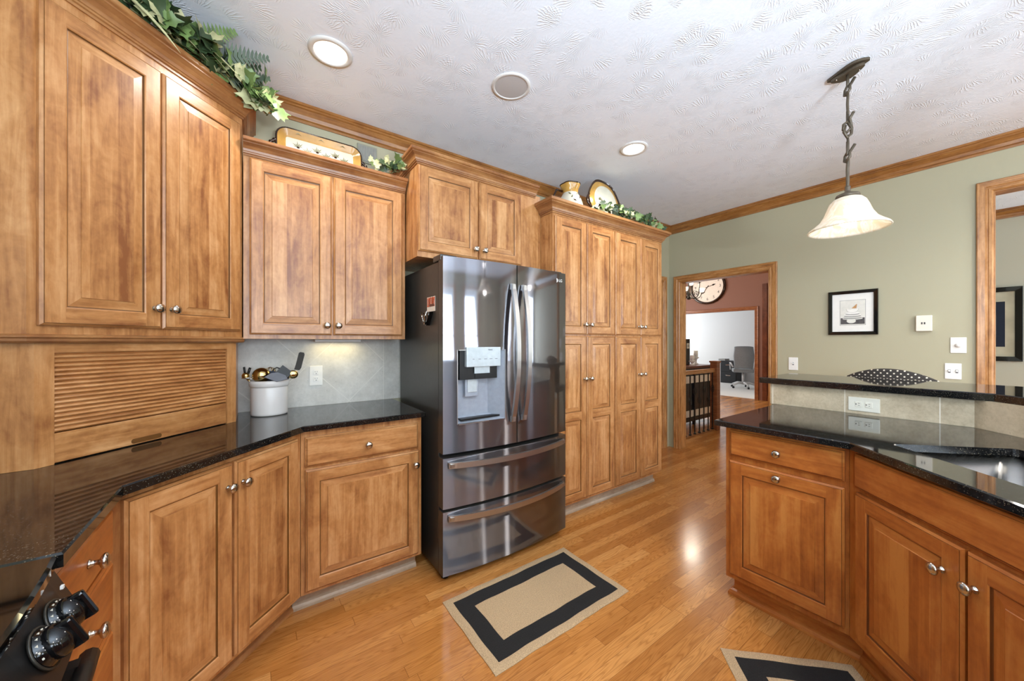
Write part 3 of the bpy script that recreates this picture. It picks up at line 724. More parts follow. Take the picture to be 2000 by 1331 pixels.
# ------------------------------------------------------------------ refrigerator
def fridge():
    F = thing('refrigerator', 'black stainless four-door refrigerator with ice dispenser and bowed handles', 'refrigerator', (0, 0, 0))
    b = MB(); b.bevbox(.832, 1.720, 1.862, 2.50, .035, 1.752, 'bss_side', .004); b.build('case', F)
    b = MB(); b.box(.842, 1.712, 1.842, 1.864, .05, 1.745, 'rubber'); b.build('gasket', F)
    xc, hw, y0, bul = 1.272, .45, 1.786, .036
    def fy(x): return y0 - bul * (1 - ((x - xc) / hw) ** 2)
    def front(x0, x1, z0, z1, hole=None, n=22, mb=None):
        mb = mb or MB(); xs = [x0 + (x1 - x0) * i / n for i in range(n + 1)]; zs = [z0, z1]
        if hole: xs = sorted(set(xs + [hole[0], hole[1]])); zs = [z0, hole[2], hole[3], z1]
        nx, nz = len(xs), len(zs); vs = [(x, fy(x), z) for z in zs for x in xs]; fs = []
        for j in range(nz - 1):
            for i in range(nx - 1):
                if hole and j == 1 and xs[i] >= hole[0] - 1e-6 and xs[i + 1] <= hole[1] + 1e-6: continue
                fs.append((j * nx + i, j * nx + i + 1, (j + 1) * nx + i + 1, (j + 1) * nx + i))
        mb.add(vs, fs, 'bss', True)
        yb = 1.842
        for z in (z0, z1):
            v2 = [(x, fy(x), z) for x in xs] + [(x, yb, z) for x in xs]
            mb.add(v2, [((i, i + 1, nx + i + 1, nx + i) if z == z1 else (i + 1, i, nx + i, nx + i + 1)) for i in range(nx - 1)], 'bss_side')
        for x, s in ((x0, 1), (x1, -1)):
            q = [(x, fy(x), z0), (x, fy(x), z1), (x, yb, z1), (x, yb, z0)]; mb.add(q, [(0, 1, 2, 3) if s > 0 else (3, 2, 1, 0)], 'bss_side')
        return mb
    hole = (.905, 1.200, .862, 1.262)
    dl = front(.824, 1.2855, .706, 1.770, hole).build('door', F, fix=False)
    dr = front(1.2925, 1.722, .706, 1.770).build('door', F, fix=False)
    d1 = front(.824, 1.722, .410, .682).build('freezer_drawer', F, fix=False)
    d2 = front(.824, 1.722, .050, .394).build('freezer_drawer', F, fix=False)
    # dispenser
    x0, x1, z0, z1 = hole; D = .070
    b = MB(); ybk = fy(1.05) + D
    yl, yr = fy(x0), fy(x1)
    b.add([(x0, yl, z0), (x0, yl, z1), (x0 + .012, ybk, z1), (x0 + .012, ybk, z0 + .03)], [(0, 1, 2, 3)], 'dispenser')
    b.add([(x1, yr, z0), (x1, yr, z1), (x1 - .07, ybk, z1), (x1 - .07, ybk, z0 + .03)], [(3, 2, 1, 0)], 'dispenser')
    b.add([(x0 + .012, ybk, z0 + .03), (x0 + .012, ybk, z1), (x1 - .07, ybk, z1), (x1 - .07, ybk, z0 + .03)], [(0, 1, 2, 3)], 'dispenser')
    b.add([(x0, yl, z0), (x0 + .012, ybk, z0 + .03), (x1 - .07, ybk, z0 + .03), (x1, yr, z0)], [(0, 1, 2, 3)], 'dispenser')
    b.add([(x0, yl, z1), (x0 + .012, ybk, z1), (x1 - .07, ybk, z1), (x1, yr, z1)], [(3, 2, 1, 0)], 'black')
    dp = b.build('dispenser_recess', dl, fix=False); dp['label'] = 'grey recessed water and ice niche'
    b = MB(); e = .004
    for p in ((x0 - e, x0, z0 - e, z1 + e), (x1, x1 + e, z0 - e, z1 + e), (x0, x1, z0 - e, z0), (x0, x1, z1, z1 + e)):
        ya = fy((p[0] + p[1]) / 2); b.box(p[0], p[1], ya - .003, ya + .004, p[2], p[3], 'handle')
    b.build('dispenser_trim', dl)
    b = MB(); b.box(x0 + .012, x1 - .04, ybk - .055, ybk - .002, 1.10, z1 - .002, 'black'); b.build('dispenser_housing', dl)
    b = MB(); px0, px1 = .948, 1.172; n = 8; ya = fy(1.06) - .003
    b.bevbox(px0, px1, ya - .004, ya + .05, 1.170, 1.280, 'panel', .003)
    text_mesh(b, 'ThinQ', .011, 'greysil', TR((1.10, ya - .0045, 1.265), (PI / 2, 0, 0)))
    for i, w in enumerate((.012, .016, .02, .018, .016)):
        x = .985 + i * .037; b.box(x, x + w, ya - .0046, ya - .004, 1.212, 1.215, 'greysil')
    b.build('control_panel', dl)
    b = MB(); b.prism([(1.005, ya + .01), (1.105, ya + .01), (1.095, ya + .06), (1.015, ya + .06)], 1.132, 1.1695, 'panel'); b.prism([(1.012, ya + .015), (1.098, ya + .015), (1.088, ya + .06), (1.022, ya + .06)], 1.105, 1.132, 'black'); b.build('ice_chute', dl)
    b = MB(); b.bevbox(.965, 1.050, ybk - .030, ybk - .018, 1.000, 1.115, 'dispenser', .004); b.bevbox(.977, 1.038, ybk - .034, ybk - .028, 1.025, 1.11, 'panel', .002); b.build('paddle', dl)
    b = MB(); b.box(x0 + .02, x1 - .02, fy(1.05) + .015, ybk - .002, z0 + .012, z0 + .022, 'black'); b.build('drip_tray', dl)
    # handles
    def vhandle(par, x):
        b = MB(); n = 18; vs = []; fs = []
        for i in range(n + 1):
            u = i / n; z = .838 + (1.652 - .838) * u; out = .012 + .058 * math.sin(PI * u) ** .8; yy = fy(x) - out
            for dx, dy in ((-.014, 0), (.014, 0), (.014, .016), (-.014, .016)): vs.append((x + dx, yy + dy - .008, z))
        for i in range(n):
            for k in range(4): q = (k + 1) % 4; fs.append((4 * i + k, 4 * i + q, 4 * i + 4 + q, 4 * i + 4 + k))
        fs += [(0, 1, 2, 3), (4 * n, 4 * n + 1, 4 * n + 2, 4 * n + 3)]
        b.add(vs, fs, 'handle')
        for z in (.856, 1.634): b.box(x - .009, x + .009, fy(x) - .03, fy(x) + .0, z - .014, z + .014, 'handle')
        b.build('handle', par)
    vhandle(dl, 1.248); vhandle(dr, 1.330)
    def hhandle(par, z):
        b = MB(); n = 22; vs = []; fs = []; xa, xb = .850, 1.690
        for i in range(n + 1):
            u = i / n; x = xa + (xb - xa) * u; out = .010 + .048 * math.sin(PI * u) ** .7; yy = fy(x) - out
            for dz, dy in ((-.015, 0), (.015, 0), (.015, .014), (-.015, .014)): vs.append((x, yy + dy - .008, z + dz))
        for i in range(n):
            for k in range(4): q = (k + 1) % 4; fs.append((4 * i + k, 4 * i + q, 4 * i + 4 + q, 4 * i + 4 + k))
        fs += [(0, 1, 2, 3), (4 * n, 4 * n + 1, 4 * n + 2, 4 * n + 3)]
        b.add(vs, fs, 'handle')
        for x in (.868, 1.672): b.box(x - .014, x + .014, fy(x) - .028, fy(x), z - .009, z + .009, 'handle')
        b.build('handle', par)
    hhandle(d1, .646); hhandle(d2, .362)
    # badge and lettering
    b = MB(); yv = fy(1.64) - .0012
    b.lathe([(0, 0), (.0135, 0), (.0135, .001), (.0115, .001), (0, .0008)], 'white', 24, TR((1.629, yv + .0008, 1.716), (PI / 2, 0, 0)))
    text_mesh(b, 'LG', .026, 'white', TR((1.668, fy(1.668) - .0014, 1.716), (PI / 2, 0, .02)))
    b.box(1.6275, 1.6295, yv - .0015, yv - .0002, 1.709, 1.723, 'art_dark'); b.box(1.6285, 1.635, yv - .0015, yv - .0002, 1.709, 1.711, 'art_dark')
    b.build('badge', dr)
    for x in (.87, 1.66):
        b = MB(); b.bevbox(x - .05, x + .05, 1.81, 1.91, 1.7525, 1.785, 'bss_side', .006); b.build('hinge_cover', F)
        b = MB(); b.lathe([(0, 0), (.022, 0), (.022, .03), (0, .03)], 'black', 14, TR((x, 1.86, .001))); b.build('foot', F)
        b = MB(); b.lathe([(0, 0), (.022, 0), (.022, .03), (0, .03)], 'black', 14, TR((x, 2.4, .001))); b.build('foot', F)
    b = MB(); b.box(.84, 1.71, 1.84, 1.87, .02, .045, 'black'); b.build('kick_grille', F)
fridge()
def mag():
    x = .8315
    b = MB(); b.box(x - .0015, x, 1.903, 2.018, 1.484, 1.568, 'photo_white'); b.box(x - .002, x - .0014, 1.907, 2.014, 1.512, 1.564, 'photo_red'); b.box(x - .0025, x - .0019, 1.915, 1.98, 1.512, 1.526, 'photo_dark')
    for i in range(9): b.box(x - .0024, x - .0019, 1.912 + i * .011, 1.915 + i * .011, 1.52, 1.545 + .012 * (i % 3), 'photo_white' if i % 4 == 0 else 'photo_dark')
    tag(b.build('magnet_photo'), 'small autumn tree photo magnet on the refrigerator side', 'magnet')
    c = thing('magnetic_clip', 'black and chrome magnetic clip under the photo on the refrigerator side', 'magnet', (x, 1.99, 1.45))
    b = MB(); b.prism([(-.045, .035), (.055, .035), (.050, -.005), (.006, -.045), (-.006, -.045)], -.026, -.001, 'gblack', TR((0, 0, 0), (0, -PI / 2, 0)) @ TR((0, 0, 0), (0, 0, PI / 2)) @ TR(rot=(0, 0, 0))); 
    b = MB(); P = [(-.06, .030), (.055, .030), (.050, -.006), (.006, -.046), (-.008, -.046)]
    vs = [(-.022, y, z) for y, z in P] + [(-.001, y, z) for y, z in P]; b.add(vs, [list(range(5)), [9, 8, 7, 6, 5]] + [(i, (i + 1) % 5, 5 + (i + 1) % 5, 5 + i) for i in range(5)], 'gblack'); b.build('clip_body', c)
    b = MB(); b.tube([(-.026, .052, .035), (-.034, .02, .0), (-.026, .008, -.040)], .0035, 'chrome'); b.tube([(-.026, -.03, .035), (-.034, -.012, .0), (-.026, -.002, -.040)], .0035, 'chrome'); b.build('lever', c)
mag()

# ------------------------------------------------------------------ range at the left edge
def stove():
    S = thing('range', 'black slide-in range with glass cooktop and front control knobs at the lower left corner', 'range', (0, 0, 0))
    ya, yb = .28, 1.036
    def fx(y, x0, bul): u = (y - (ya + yb) / 2) / ((yb - ya) / 2); return x0 + bul * (1 - u * u)
    n = 16; ys = [ya + (yb - ya) * i / n for i in range(n + 1)]
    b = MB(); b.box(XL + .004, -.345, ya, yb, .02, .895, 'black'); b.build('body', S)
    poly = [(XL + .004, ya)] + [(fx(y, -.296, .030), y) for y in ys] + [(XL + .004, yb)]
    b = MB(); b.prism(poly, .8955, .9155, 'glass_black', cham=.005); b.build('cooktop', S)
    b = MB()
    for i in range(n):
        a, c = ys[i], ys[i + 1]
        pts = []
        for y in (a, c): pts += [(fx(y, -.302, .030), y, .894), (fx(y, -.262, .034), y, .797), (fx(y, -.270, .034), y, .770), (-.345, y, .770), (-.345, y, .894)]
        b.add(pts, [(0, 1, 6, 5), (1, 2, 7, 6), (2, 3, 8, 7)] + ([(0, 4, 3, 2, 1)] if i == 0 else []) + ([(5, 6, 7, 8, 9)] if i == n - 1 else []), 'black', False)
    for y in (.995, .925, .56, .45): 
        b.box(fx(y, -.286, .030) , fx(y, -.286, .030) + .004, y - .003, y + .003, .868, .874, 'white')
    b.build('control_panel', S)
    for y in (.930, .852, .46, .38):
        xk = fx(y, -.279, .032); T = TR((xk, y, .848), (0, math.radians(66), 0))
        b = MB(); b.lathe([(0, 0), (.030, 0), (.030, .004), (.026, .008), (.024, .018), (0, .018)], 'gblack', 24, T)
        b.sphere((0, 0, .014), .027, 'gblack', T, (1, .95, .75), 20); b.bevbox(-.025, .025, -.006, .006, .016, .040, 'gblack', .005, T)
        for k in range(9):
            a = math.radians(100 + k * 22); b.box(.0265 * math.cos(a) - .0015, .0265 * math.cos(a) + .0015, .0265 * math.sin(a) - .0015, .0265 * math.sin(a) + .0015, .0035, .0075, 'almond', T)
        b.lathe([(.031, 0), (.034, 0), (.034, .003), (.031, .003)], 'iron', 24, T)
        b.build('control_knob', S)
    b = MB(); b.box(-.344, -.305, ya + .005, yb - .005, .20, .762, 'gblack'); d = b.build('oven_door', S)
    b = MB(); hp = [(fx(y, -.250, .026), y, .735) for y in ys[1:-1]]; b.tube(hp, .014, 'black', 10)
    for y in (ya + .09, yb - .075): b.box(-.305, fx(y, -.250, .026), y - .012, y + .012, .724, .746, 'black')
    b.build('oven_handle', d)
    b = MB(); b.box(-.344, -.310, ya + .005, yb - .005, .03, .19, 'black'); b.build('warming_drawer', S)
stove()

# ------------------------------------------------------------------ peninsula
HB = [(2.70, .975), (2.70, .117), (2.10, -.483)]
b = MB(); b.prism([(2.712, .925), (2.712, .122), (2.112, -.478), (2.218, -.584), (2.86, .06), (2.86, .925)], .001, 1.044, 'green'); struct(b.build('wall_peninsula'), 'half wall carrying the raised bar')
b = MB(); b.prism([(2.70, .925), (2.70, .117), (2.10, -.483), (2.111, -.494), (2.7115, .1065), (2.7115, .925)], .9145, 1.0445, 'tile_bar'); struct(b.build('trim_5'), 'stone tile upstand under the raised bar')
b = MB(); b.prism([(2.665, .975), (2.665, .062), (1.803, -.80), (-.12, -.80), (-.12, -1.34), (2.04, -1.34), (3.21, -.173), (3.21, .975)], 1.045, 1.080, 'granite', cham=.004); tag(b.build('bar_counter'), 'raised black granite bar top above the tile upstand', 'bar counter')  # far end is the unseen return bar, added to shade low cabinets
def slab_hole(outer, hole, z0, z1, mat):
    bm = bmesh.new(); mb = MB()
    def loop(pts, z):
        vs = [bm.verts.new((x, y, z)) for x, y in pts]; return [bm.edges.new((vs[i], vs[(i + 1) % len(vs)])) for i in range(len(vs))]
    c = .004
    inn = offset_poly(outer, -c)
    es = loop(inn, z1) + loop(hole, z1); bmesh.ops.triangle_fill(bm, use_beauty=True, edges=es); mb.bm(bm, mat)
    bm = bmesh.new()
    es = loop(outer, z0) + loop(hole, z0); bmesh.ops.triangle_fill(bm, use_beauty=True, edges=es); mb.bm(bm, mat)
    n = len(outer); r = [[(x, y, z0) for x, y in outer], [(x, y, z1 - c) for x, y in outer], [(x, y, z1) for x, y in inn]]
    vs = [p for q in r for p in q]; mb.add(vs, [(k * n + i, k * n + (i + 1) % n, k * n + n + (i + 1) % n, k * n + n + i) for k in range(2) for i in range(n)], mat)
    n = len(hole); vs = [(x, y, z0) for x, y in hole] + [(x, y, z1) for x, y in hole]; mb.add(vs, [(i, (i + 1) % n, n + (i + 1) % n, n + i) for i in range(n)], mat)
    return mb
e1 = Vector((-R2, -R2)); e2 = Vector((R2, -R2)); P0 = Vector((2.010, .288))
SW, SD = .72, .40
def rrect(P, w, d, r):
    out = []
    for cx, cy, a0 in ((r, r, 180), (w - r, r, 270), (w - r, d - r, 0), (r, d - r, 90)):
        for k in range(5):
            a = math.radians(a0 + k * 22.5); q = P + e1 * (cx + r * math.cos(a)) + e2 * (cy + r * math.sin(a)); out.append((q.x, q.y))
    return out
hole = rrect(P0, SW, SD, .018)
FC = (1.903, .385)
TC = (FC[0] - .64, FC[1] - .64)
OUT = [(1.903, .898), FC, TC, (-.07, TC[1]), (-.07, -.855), (1.728, -.855), (2.10, -.483), (2.699, .117), (2.699, .898)]  # outline takes in the unseen return run, added to shade low cabinets
A2 = sum(OUT[i - 1][0] * OUT[i][1] - OUT[i][0] * OUT[i - 1][1] for i in range(len(OUT)))
if A2 < 0: OUT = OUT[::-1]
tag(slab_hole(OUT, hole, .887, .914, 'granite').build('countertop'), 'black granite countertop of the peninsula with the sink cut-out', 'countertop')
b = MB()
top = rrect(P0 - e1 * .012 - e2 * .012, SW + .024, SD + .024, .05); n = len(top)
lip = rrect(P0 - e1 * .03 - e2 * .03, SW + .06, SD + .06, .05)
bot = rrect(P0 + e1 * .01 + e2 * .01, SW - .02, SD - .02, .06)
vs = [(x, y, .886) for x, y in lip] + [(x, y, .886) for x, y in top] + [(x, y, .71) for x, y in bot]
b.add(vs, [(k * n + i, k * n + (i + 1) % n, k * n + n + (i + 1) % n, k * n + n + i) for k in range(2) for i in range(n)] + [[2 * n + i for i in range(n)]], 'steel', True)
so = b.build('sink', fix=False); tag(so, 'stainless steel undermount sink in the peninsula granite', 'sink')
q = P0 + e1 * .36 + e2 * .2
b = MB(); b.lathe([(0, .712), (.045, .712), (.045, .714), (.03, .713)], 'chrome', 20, TR((q.x, q.y, 0))); b.build('drain', so)
# unseen run of the U, added to keep daylight off the lower cabinets
b = MB(); b.box(-.10, 1.72, -1.00, -.86, .001, 1.044, 'green'); struct(b.build('wall_added_return'))
def return_cab():
    c = thing('base_cabinet', 'shade-toned base cabinet of the unseen return run added behind the viewer', 'cabinet', (1.24, -.285, 0), PI)
    b = MB(); b.box(0, 1.30, 0, .56, .118, .886, 'pen_v'); b.build('body', c)
    for k in range(3): door(c, .03 + k * .425, .44 + k * .425, .15, .87, .40 + k * .425, .80, 'pen')
    b = MB(); b.box(0, 1.3, .065, .08, .001, .118, 'pen_h'); b.build('toe_kick', c)
return_cab()
def pen_cab():
    c = thing('trash_base_cabinet', 'shade-toned base cabinet with one drawer and a top-knob pull-out door at the peninsula end', 'cabinet', (1.965, .868, 0), -PI / 2)
    b = MB(); b.box(0, .470, 0, .73, .118, .886, 'pen_v'); b.build('body', c)
    drawer(c, .022, .458, .740, .866, .230, .800, 'pen'); door(c, .022, .458, .145, .715, .230, .687, 'pen')
    b = MB(); b.box(.012, .50, .065, .08, .001, .118, 'pen_h'); b.sweep([(.006, .30), (.006, .065), (.497, .065)], [(o, z + .001) for o, z in SHOE], 'pen_h'); b.build('toe_kick', c)
pen_cab()
def sink_cab():
    c = thing('sink_base_cabinet', 'shade-toned angled base cabinet with false front and two doors below the sink', 'cabinet', (1.965, .397, 0), -3 * PI / 4)
    b = MB(); b.box(0, .86, 0, .018, .118, .886, 'pen_v'); b.box(0.01, .03, .018, .42, .118, .69, 'pen_v'); b.box(.83, .85, .018, .42, .118, .69, 'pen_v'); b.box(.03, .83, .018, .42, .118, .135, 'pen_v'); b.build('body', c)
    drawer(c, .046, .85, .738, .871, sty='pen', name='false_front')
    door(c, .052, .450, .150, .722, .395, .630, 'pen'); door(c, .458, .85, .150, .722, .485, .630, 'pen')
    b = MB(); b.box(-.03, .86, .065, .08, .001, .118, 'pen_h'); b.sweep([(-.026, .065), (.86, .065)], [(o, z + .001) for o, z in SHOE], 'pen_h'); b.build('toe_kick', c)
sink_cab()

# ------------------------------------------------------------------ plates on the walls
def plate(name, label, cat, mapper, w, h, mat='white'):
    """returns (object root, transform) with local x right, z up, y toward viewer negative"""
    o = thing(name, label, cat); return o
def duplex(label, T, horizontal=False, mat='white'):
    o = thing('outlet', label, 'outlet'); o.matrix_world = T
    w, h = (.126, .075) if horizontal else (.073, .122)
    b = MB(); b.bevbox(-w / 2, w / 2, -.006, -.0003, -h / 2, h / 2, mat, .003); b.build('cover_plate', o)
    for s in (-1, 1):
        cx, cz = (s * .0205, 0) if horizontal else (0, s * .0205)
        b = MB(); b.bevbox(cx - .0145, cx + .0145, -.0078, -.0055, cz - .0145, cz + .0145, mat, .002)
        for dx, dz, w2, h2 in ((-.0055, .004, .0018, .0075), (.0055, .004, .0018, .0065), (0, -.0075, .0045, .0045)):
            if horizontal: dx, dz, w2, h2 = dz - .002, -dx, h2, w2
            b.box(cx + dx - w2 / 2, cx + dx + w2 / 2, -.0082, -.0078, cz + dz - h2 / 2, cz + dz + h2 / 2, 'rubber')
        b.build('socket', o)
duplex('white duplex outlet on the diagonal tile backsplash', TR((.317, YB - .011, 1.100)))
duplex('horizontal almond double outlet in the bar tile upstand', TR((2.70, .488, .968), (0, 0, -PI / 2)), True, 'almond')
def switch(label, Y, z, w, h, knobtype):
    o = thing('light_switch', label, 'switch', (XR, Y, z), -PI / 2)
    b = MB(); b.bevbox(-w / 2, w / 2, -.006, -.0003, -h / 2, h / 2, 'white', .003); b.build('cover_plate', o)
    if knobtype == 'dial':
        b = MB(); b.lathe([(0, 0), (.016, 0), (.015, .014), (0, .015)], 'white', 20, TR((0, -.006, 0), (PI / 2, 0, 0))); b.build('dimmer_knob', o)
    else:
        for dx in ((-.018, .018) if knobtype == 2 else (0,)):
            b = MB(); b.bevbox(dx - .005, dx + .005, -.017, -.005, -.004, .010, 'white', .0015); b.box(dx - .0065, dx + .0065, -.0064, -.0059, -.013, .013, 'greysil'); b.build('toggle', o)
switch('narrow white toggle switch beside the hall doorway', 1.262, 1.098, .074, .122, 1)
switch('square white dimmer plate with round knob near the dining opening', .257, 1.284, .076, .116, 'dial')
switch('white double toggle plate just above the bar top', .282, 1.090, .080, .118, 2)
o = thing('thermostat', 'small almond wall control with two tiny sockets, right of the framed cup print', 'thermostat', (XR, .424, 1.453), -PI / 2)
b = MB(); b.bevbox(-.042, .042, -.028, -.0003, -.061, .061, 'almond', .004); b.build('housing', o)
for q in (-.010, .004):
    b = MB(); b.box(q - .004, q + .004, -.0292, -.0275, -.008, .008, 'art_dark'); b.build('socket', o)

# framed cup print
def frame(parent, w, h, fw, d, mat, y=0):
    b = MB(); R = (-w / 2, -h / 2, w / 2, h / 2)
    for a, bb in (((0, -.0004), (0, -d + .003)), ((0, -d + .003), (.003, -d)), ((.003, -d), (fw - .004, -d + .002)), ((fw - .004, -d + .002), (fw, -d + .006)), ((fw, -d + .006), (fw, -.004))):
        ringfaces(b, inset(R, a[0]), a[1], inset(R, bb[0]), bb[1], mat, mat)
    return b.build('frame', parent)
def ell(b, cx, cz, rx, rz, y, mat, a0=0, a1=360, n=20):
    P = [(cx + rx * math.cos(math.radians(a0 + (a1 - a0) * k / n)), y, cz + rz * math.sin(math.radians(a0 + (a1 - a0) * k / n))) for k in range(n + 1)]
    b.add(P, [list(range(n + 1))], mat)
o = thing('framed_print', 'black framed print of a cup on stacked saucers on the green wall', 'picture', (XR, .837, 1.563), -PI / 2)
frame(o, .320, .383, .027, .022, 'gblack')
b = MB(); b.box(-.134, .134, -.008, -.004, -.166, .166, 'paper'); b.build('mat_board', o)
b = MB(); y = -.0084
R = (-.084, -.110, .084, .110); ringfaces(b, R, y, inset(R, .003), y, 'art_grey', 'art_grey')
b.box(-.081, .081, y + .0001, y + .0003, -.107, .107, 'art_light'); b.box(-.078, .078, y - .0002, y, -.100, -.045, 'art_dark')
ell(b, -.008, -.072, .030, .02, y - .0004, 'art_light')
for k, (zz, rx, m) in enumerate(((-.052, .066, 'art_light'), (-.046, .062, 'art_grey'), (-.036, .062, 'art_light'), (-.030, .056, 'art_grey'), (-.020, .056, 'paper'), (-.012, .046, 'art_grey'), (-.004, .046, 'paper'))): ell(b, 0, zz, rx, .010, y - .0006 - .0002 * k, m)
ell(b, 0, .034, .040, .036, y - .0024, 'art_grey', 180, 360); ell(b, 0, .034, .0385, .0345, y - .0026, 'paper', 180, 360); ell(b, 0, .034, .0385, .006, y - .0028, 'art_light')
b.add([(-.006, y - .003, .036), (.026, y - .003, .036), (.030, y - .003, .076)], [(0, 1, 2)], 'art_orange')
b.build('print', o, fix=False)
# dining picture
o = thing('framed_artwork', 'large black framed artwork with wide beige mat on the dining room wall', 'picture', (6.62, .30, 1.500), -PI / 2)
frame(o, .66, .80, .05, .03, 'gblack')
b = MB(); b.box(-.285, .285, -.012, -.004, -.355, .355, 'art_sepia'); b.build('mat_board', o)
b = MB(); b.box(-.09, .217, -.0126, -.0121, -.245, .245, 'navy'); b.box(.0, .16, -.0131, -.0127, -.15, .10, 'art_dark'); b.build('print', o)

# ------------------------------------------------------------------ ceiling fittings
def downlight(x, y, label):
    o = thing('recessed_downlight', label, 'ceiling light', (x, y, ZC - .0005))
    b = MB(); b.lathe([(.100, 0), (.099, -.006), (.078, -.009), (.074, -.003), (.074, 0)], 'trimwhite', 40); b.build('trim_ring', o)
    b = MB(); b.lathe([(0, -.0045), (.05, -.0045), (.074, -.003)], 'lens', 40); b.build('lens', o)
    lamp('downlight_bulb', (x, y, ZC - .03), 34, (1, .95, .88), .07, 'SPOT', (0, 0, 0), 2.7)
downlight(.312, 1.977, 'lit recessed downlight nearest the ivy over the corner cabinet')
downlight(2.292, 1.656, 'lit recessed downlight further along the ceiling above the pantry')
o = thing('ceiling_speaker', 'round grey speaker grille flush in the ceiling', 'speaker', (1.177, 1.655, ZC - .0005))
b = MB(); b.lathe([(.110, 0), (.109, -.005), (.094, -.007), (.091, -.004), (.091, 0)], 'trimwhite', 40); b.build('trim_ring', o)
b = MB(); b.lathe([(0, -.006), (.06, -.0055), (.091, -.004)], 'grille', 40); b.build('grille', o)

def pendant(x, y, label):
    P = thing('pendant_lamp', label, 'pendant lamp', (x, y, 0))
    b = MB()
    for k, (L, Wd, z0, z1, ph) in enumerate(((.088, .036, ZC - .016, ZC - .0005, 0), (.070, .032, ZC - .034, ZC - .016, .6))):
        poly = []
        for i in range(32):
            a = 2 * PI * i / 32; s = math.sin(a); c = math.cos(a)
            rr = Wd * (1 + .25 * math.cos(2 * a + ph)); poly.append((rr * c * .9 + .02 * math.sin(s * 2.2 + ph), L * s))
        b.prism(poly, z0, z1, 'bronze', cham=.004)
    for s in (-.045, .045): b.sphere((0, s, ZC - .035), .004, 'nickel', seg=8)
    b.build('canopy', P)
    def hook(z, flip):
        b = MB(); s = 1 if flip else -1
        b.tube([(0, 0, z + .09), (0, 0, z + .035), (s * .014, .013, z + .020), (s * .012, .015, z - .006), (-s * .007, .005, z - .018), (-s * .016, -.012, z + .004), (-s * .010, -.010, z + .026), (s * .010, -.010, z + .042), (s * .012, -.026, z + .070)], .0068, 'bronze', 8)
        return b
    def rod(z0, z1, w=.006):
        b = MB(); n = 14; b.tube([(.006 * math.sin(i * 1.1) * (z1 - z0) , .005 * math.cos(i * .8) * (z1 - z0), z0 + (z1 - z0) * i / n) for i in range(n + 1)], w, 'bronze', 8); return b
    zt = ZC - .034
    hook(zt - .09, True).build('hook', P)
    rod(2.46, zt - .085).build('rod', P)
    hook(2.43, False).build('hook', P); 
    b = MB(); b.tube([(0, .0, 2.462), (.014, -.013, 2.43), (.012, -.012, 2.40), (-.004, 0, 2.378), (-.014, .012, 2.41), (-.008, .008, 2.445)], .0068, 'bronze'); b.build('link', P)
    b = MB(); b.tube([(0, 0, 2.395), (.008, 0, 2.35), (-.006, 0, 2.31), (-.010, 0, 2.285)], .0055, 'bronze'); b.build('rod', P)
    hook(2.27, True).build('hook', P)
    rod(2.115, 2.27, .0075).build('rod', P)
    b = MB(); b.lathe([(0, 2.125), (.011, 2.125), (.012, 2.118), (.010, 2.112), (.013, 2.106), (.011, 2.100), (.015, 2.094), (.030, 2.088), (.047, 2.080), (.050, 2.070), (.048, 2.064), (0, 2.062)], 'bronze', 28); b.build('socket_cap', P)
    prof = [(.040, 2.066), (.058, 2.058), (.074, 2.040), (.086, 2.010), (.098, 1.975), (.116, 1.945), (.142, 1.922), (.160, 1.908), (.166, 1.898)]
    inn = [(r - .005, z - .003) for r, z in prof][::-1]
    b = MB(); b.lathe(prof + inn, 'alabaster', 48); b.build('shade', P)
    b = MB(); b.sphere((0, 0, 1.945), .036, 'bulb', seg=20); b.lathe([(0, 2.06), (.016, 2.06), (.016, 2.0), (.022, 1.97), (0, 1.97)], 'white', 16); b.build('bulb', P)
    lamp('pendant_bulb', (x, y, 1.90), 1.3, (1, .95, .86), .035)
pendant(2.535, .520, 'pendant lamp with alabaster bell shade on a twisted iron rod over the bar')
pendant(1.95, -.33, 'second alabaster pendant lamp over the angled bar, seen only mirrored in the refrigerator doors')

def uplight(x, y, z):  # unseen lamp, added only to brighten the ceiling
    o = thing('added_uplight', 'unseen bronze bowl uplight added on the return bar to brighten the ceiling', 'lamp', (x, y, z))
    b = MB(); b.lathe([(0, 0), (.09, 0), (.09, .012), (.02, .025), (0, .025)], 'bronze', 28); b.build('base', o)
    b = MB(); b.lathe([(0, .025), (.012, .025), (.012, .12), (0, .12)], 'bronze', 14); b.build('pole', o)
    b = MB(); b.lathe([(0, .115), (.04, .12), (.12, .15), (.19, .20), (.185, .20), (.115, .155), (0, .125)], 'bronze', 32); b.build('bowl', o)
    l = area('ceiling_fill', (x, y, z + .205), (PI, 0, 0), .34, .34, 110, (.80, .91, 1.0)); l.data.shape = 'DISK'
uplight(.5, -1.09, 1.0805)

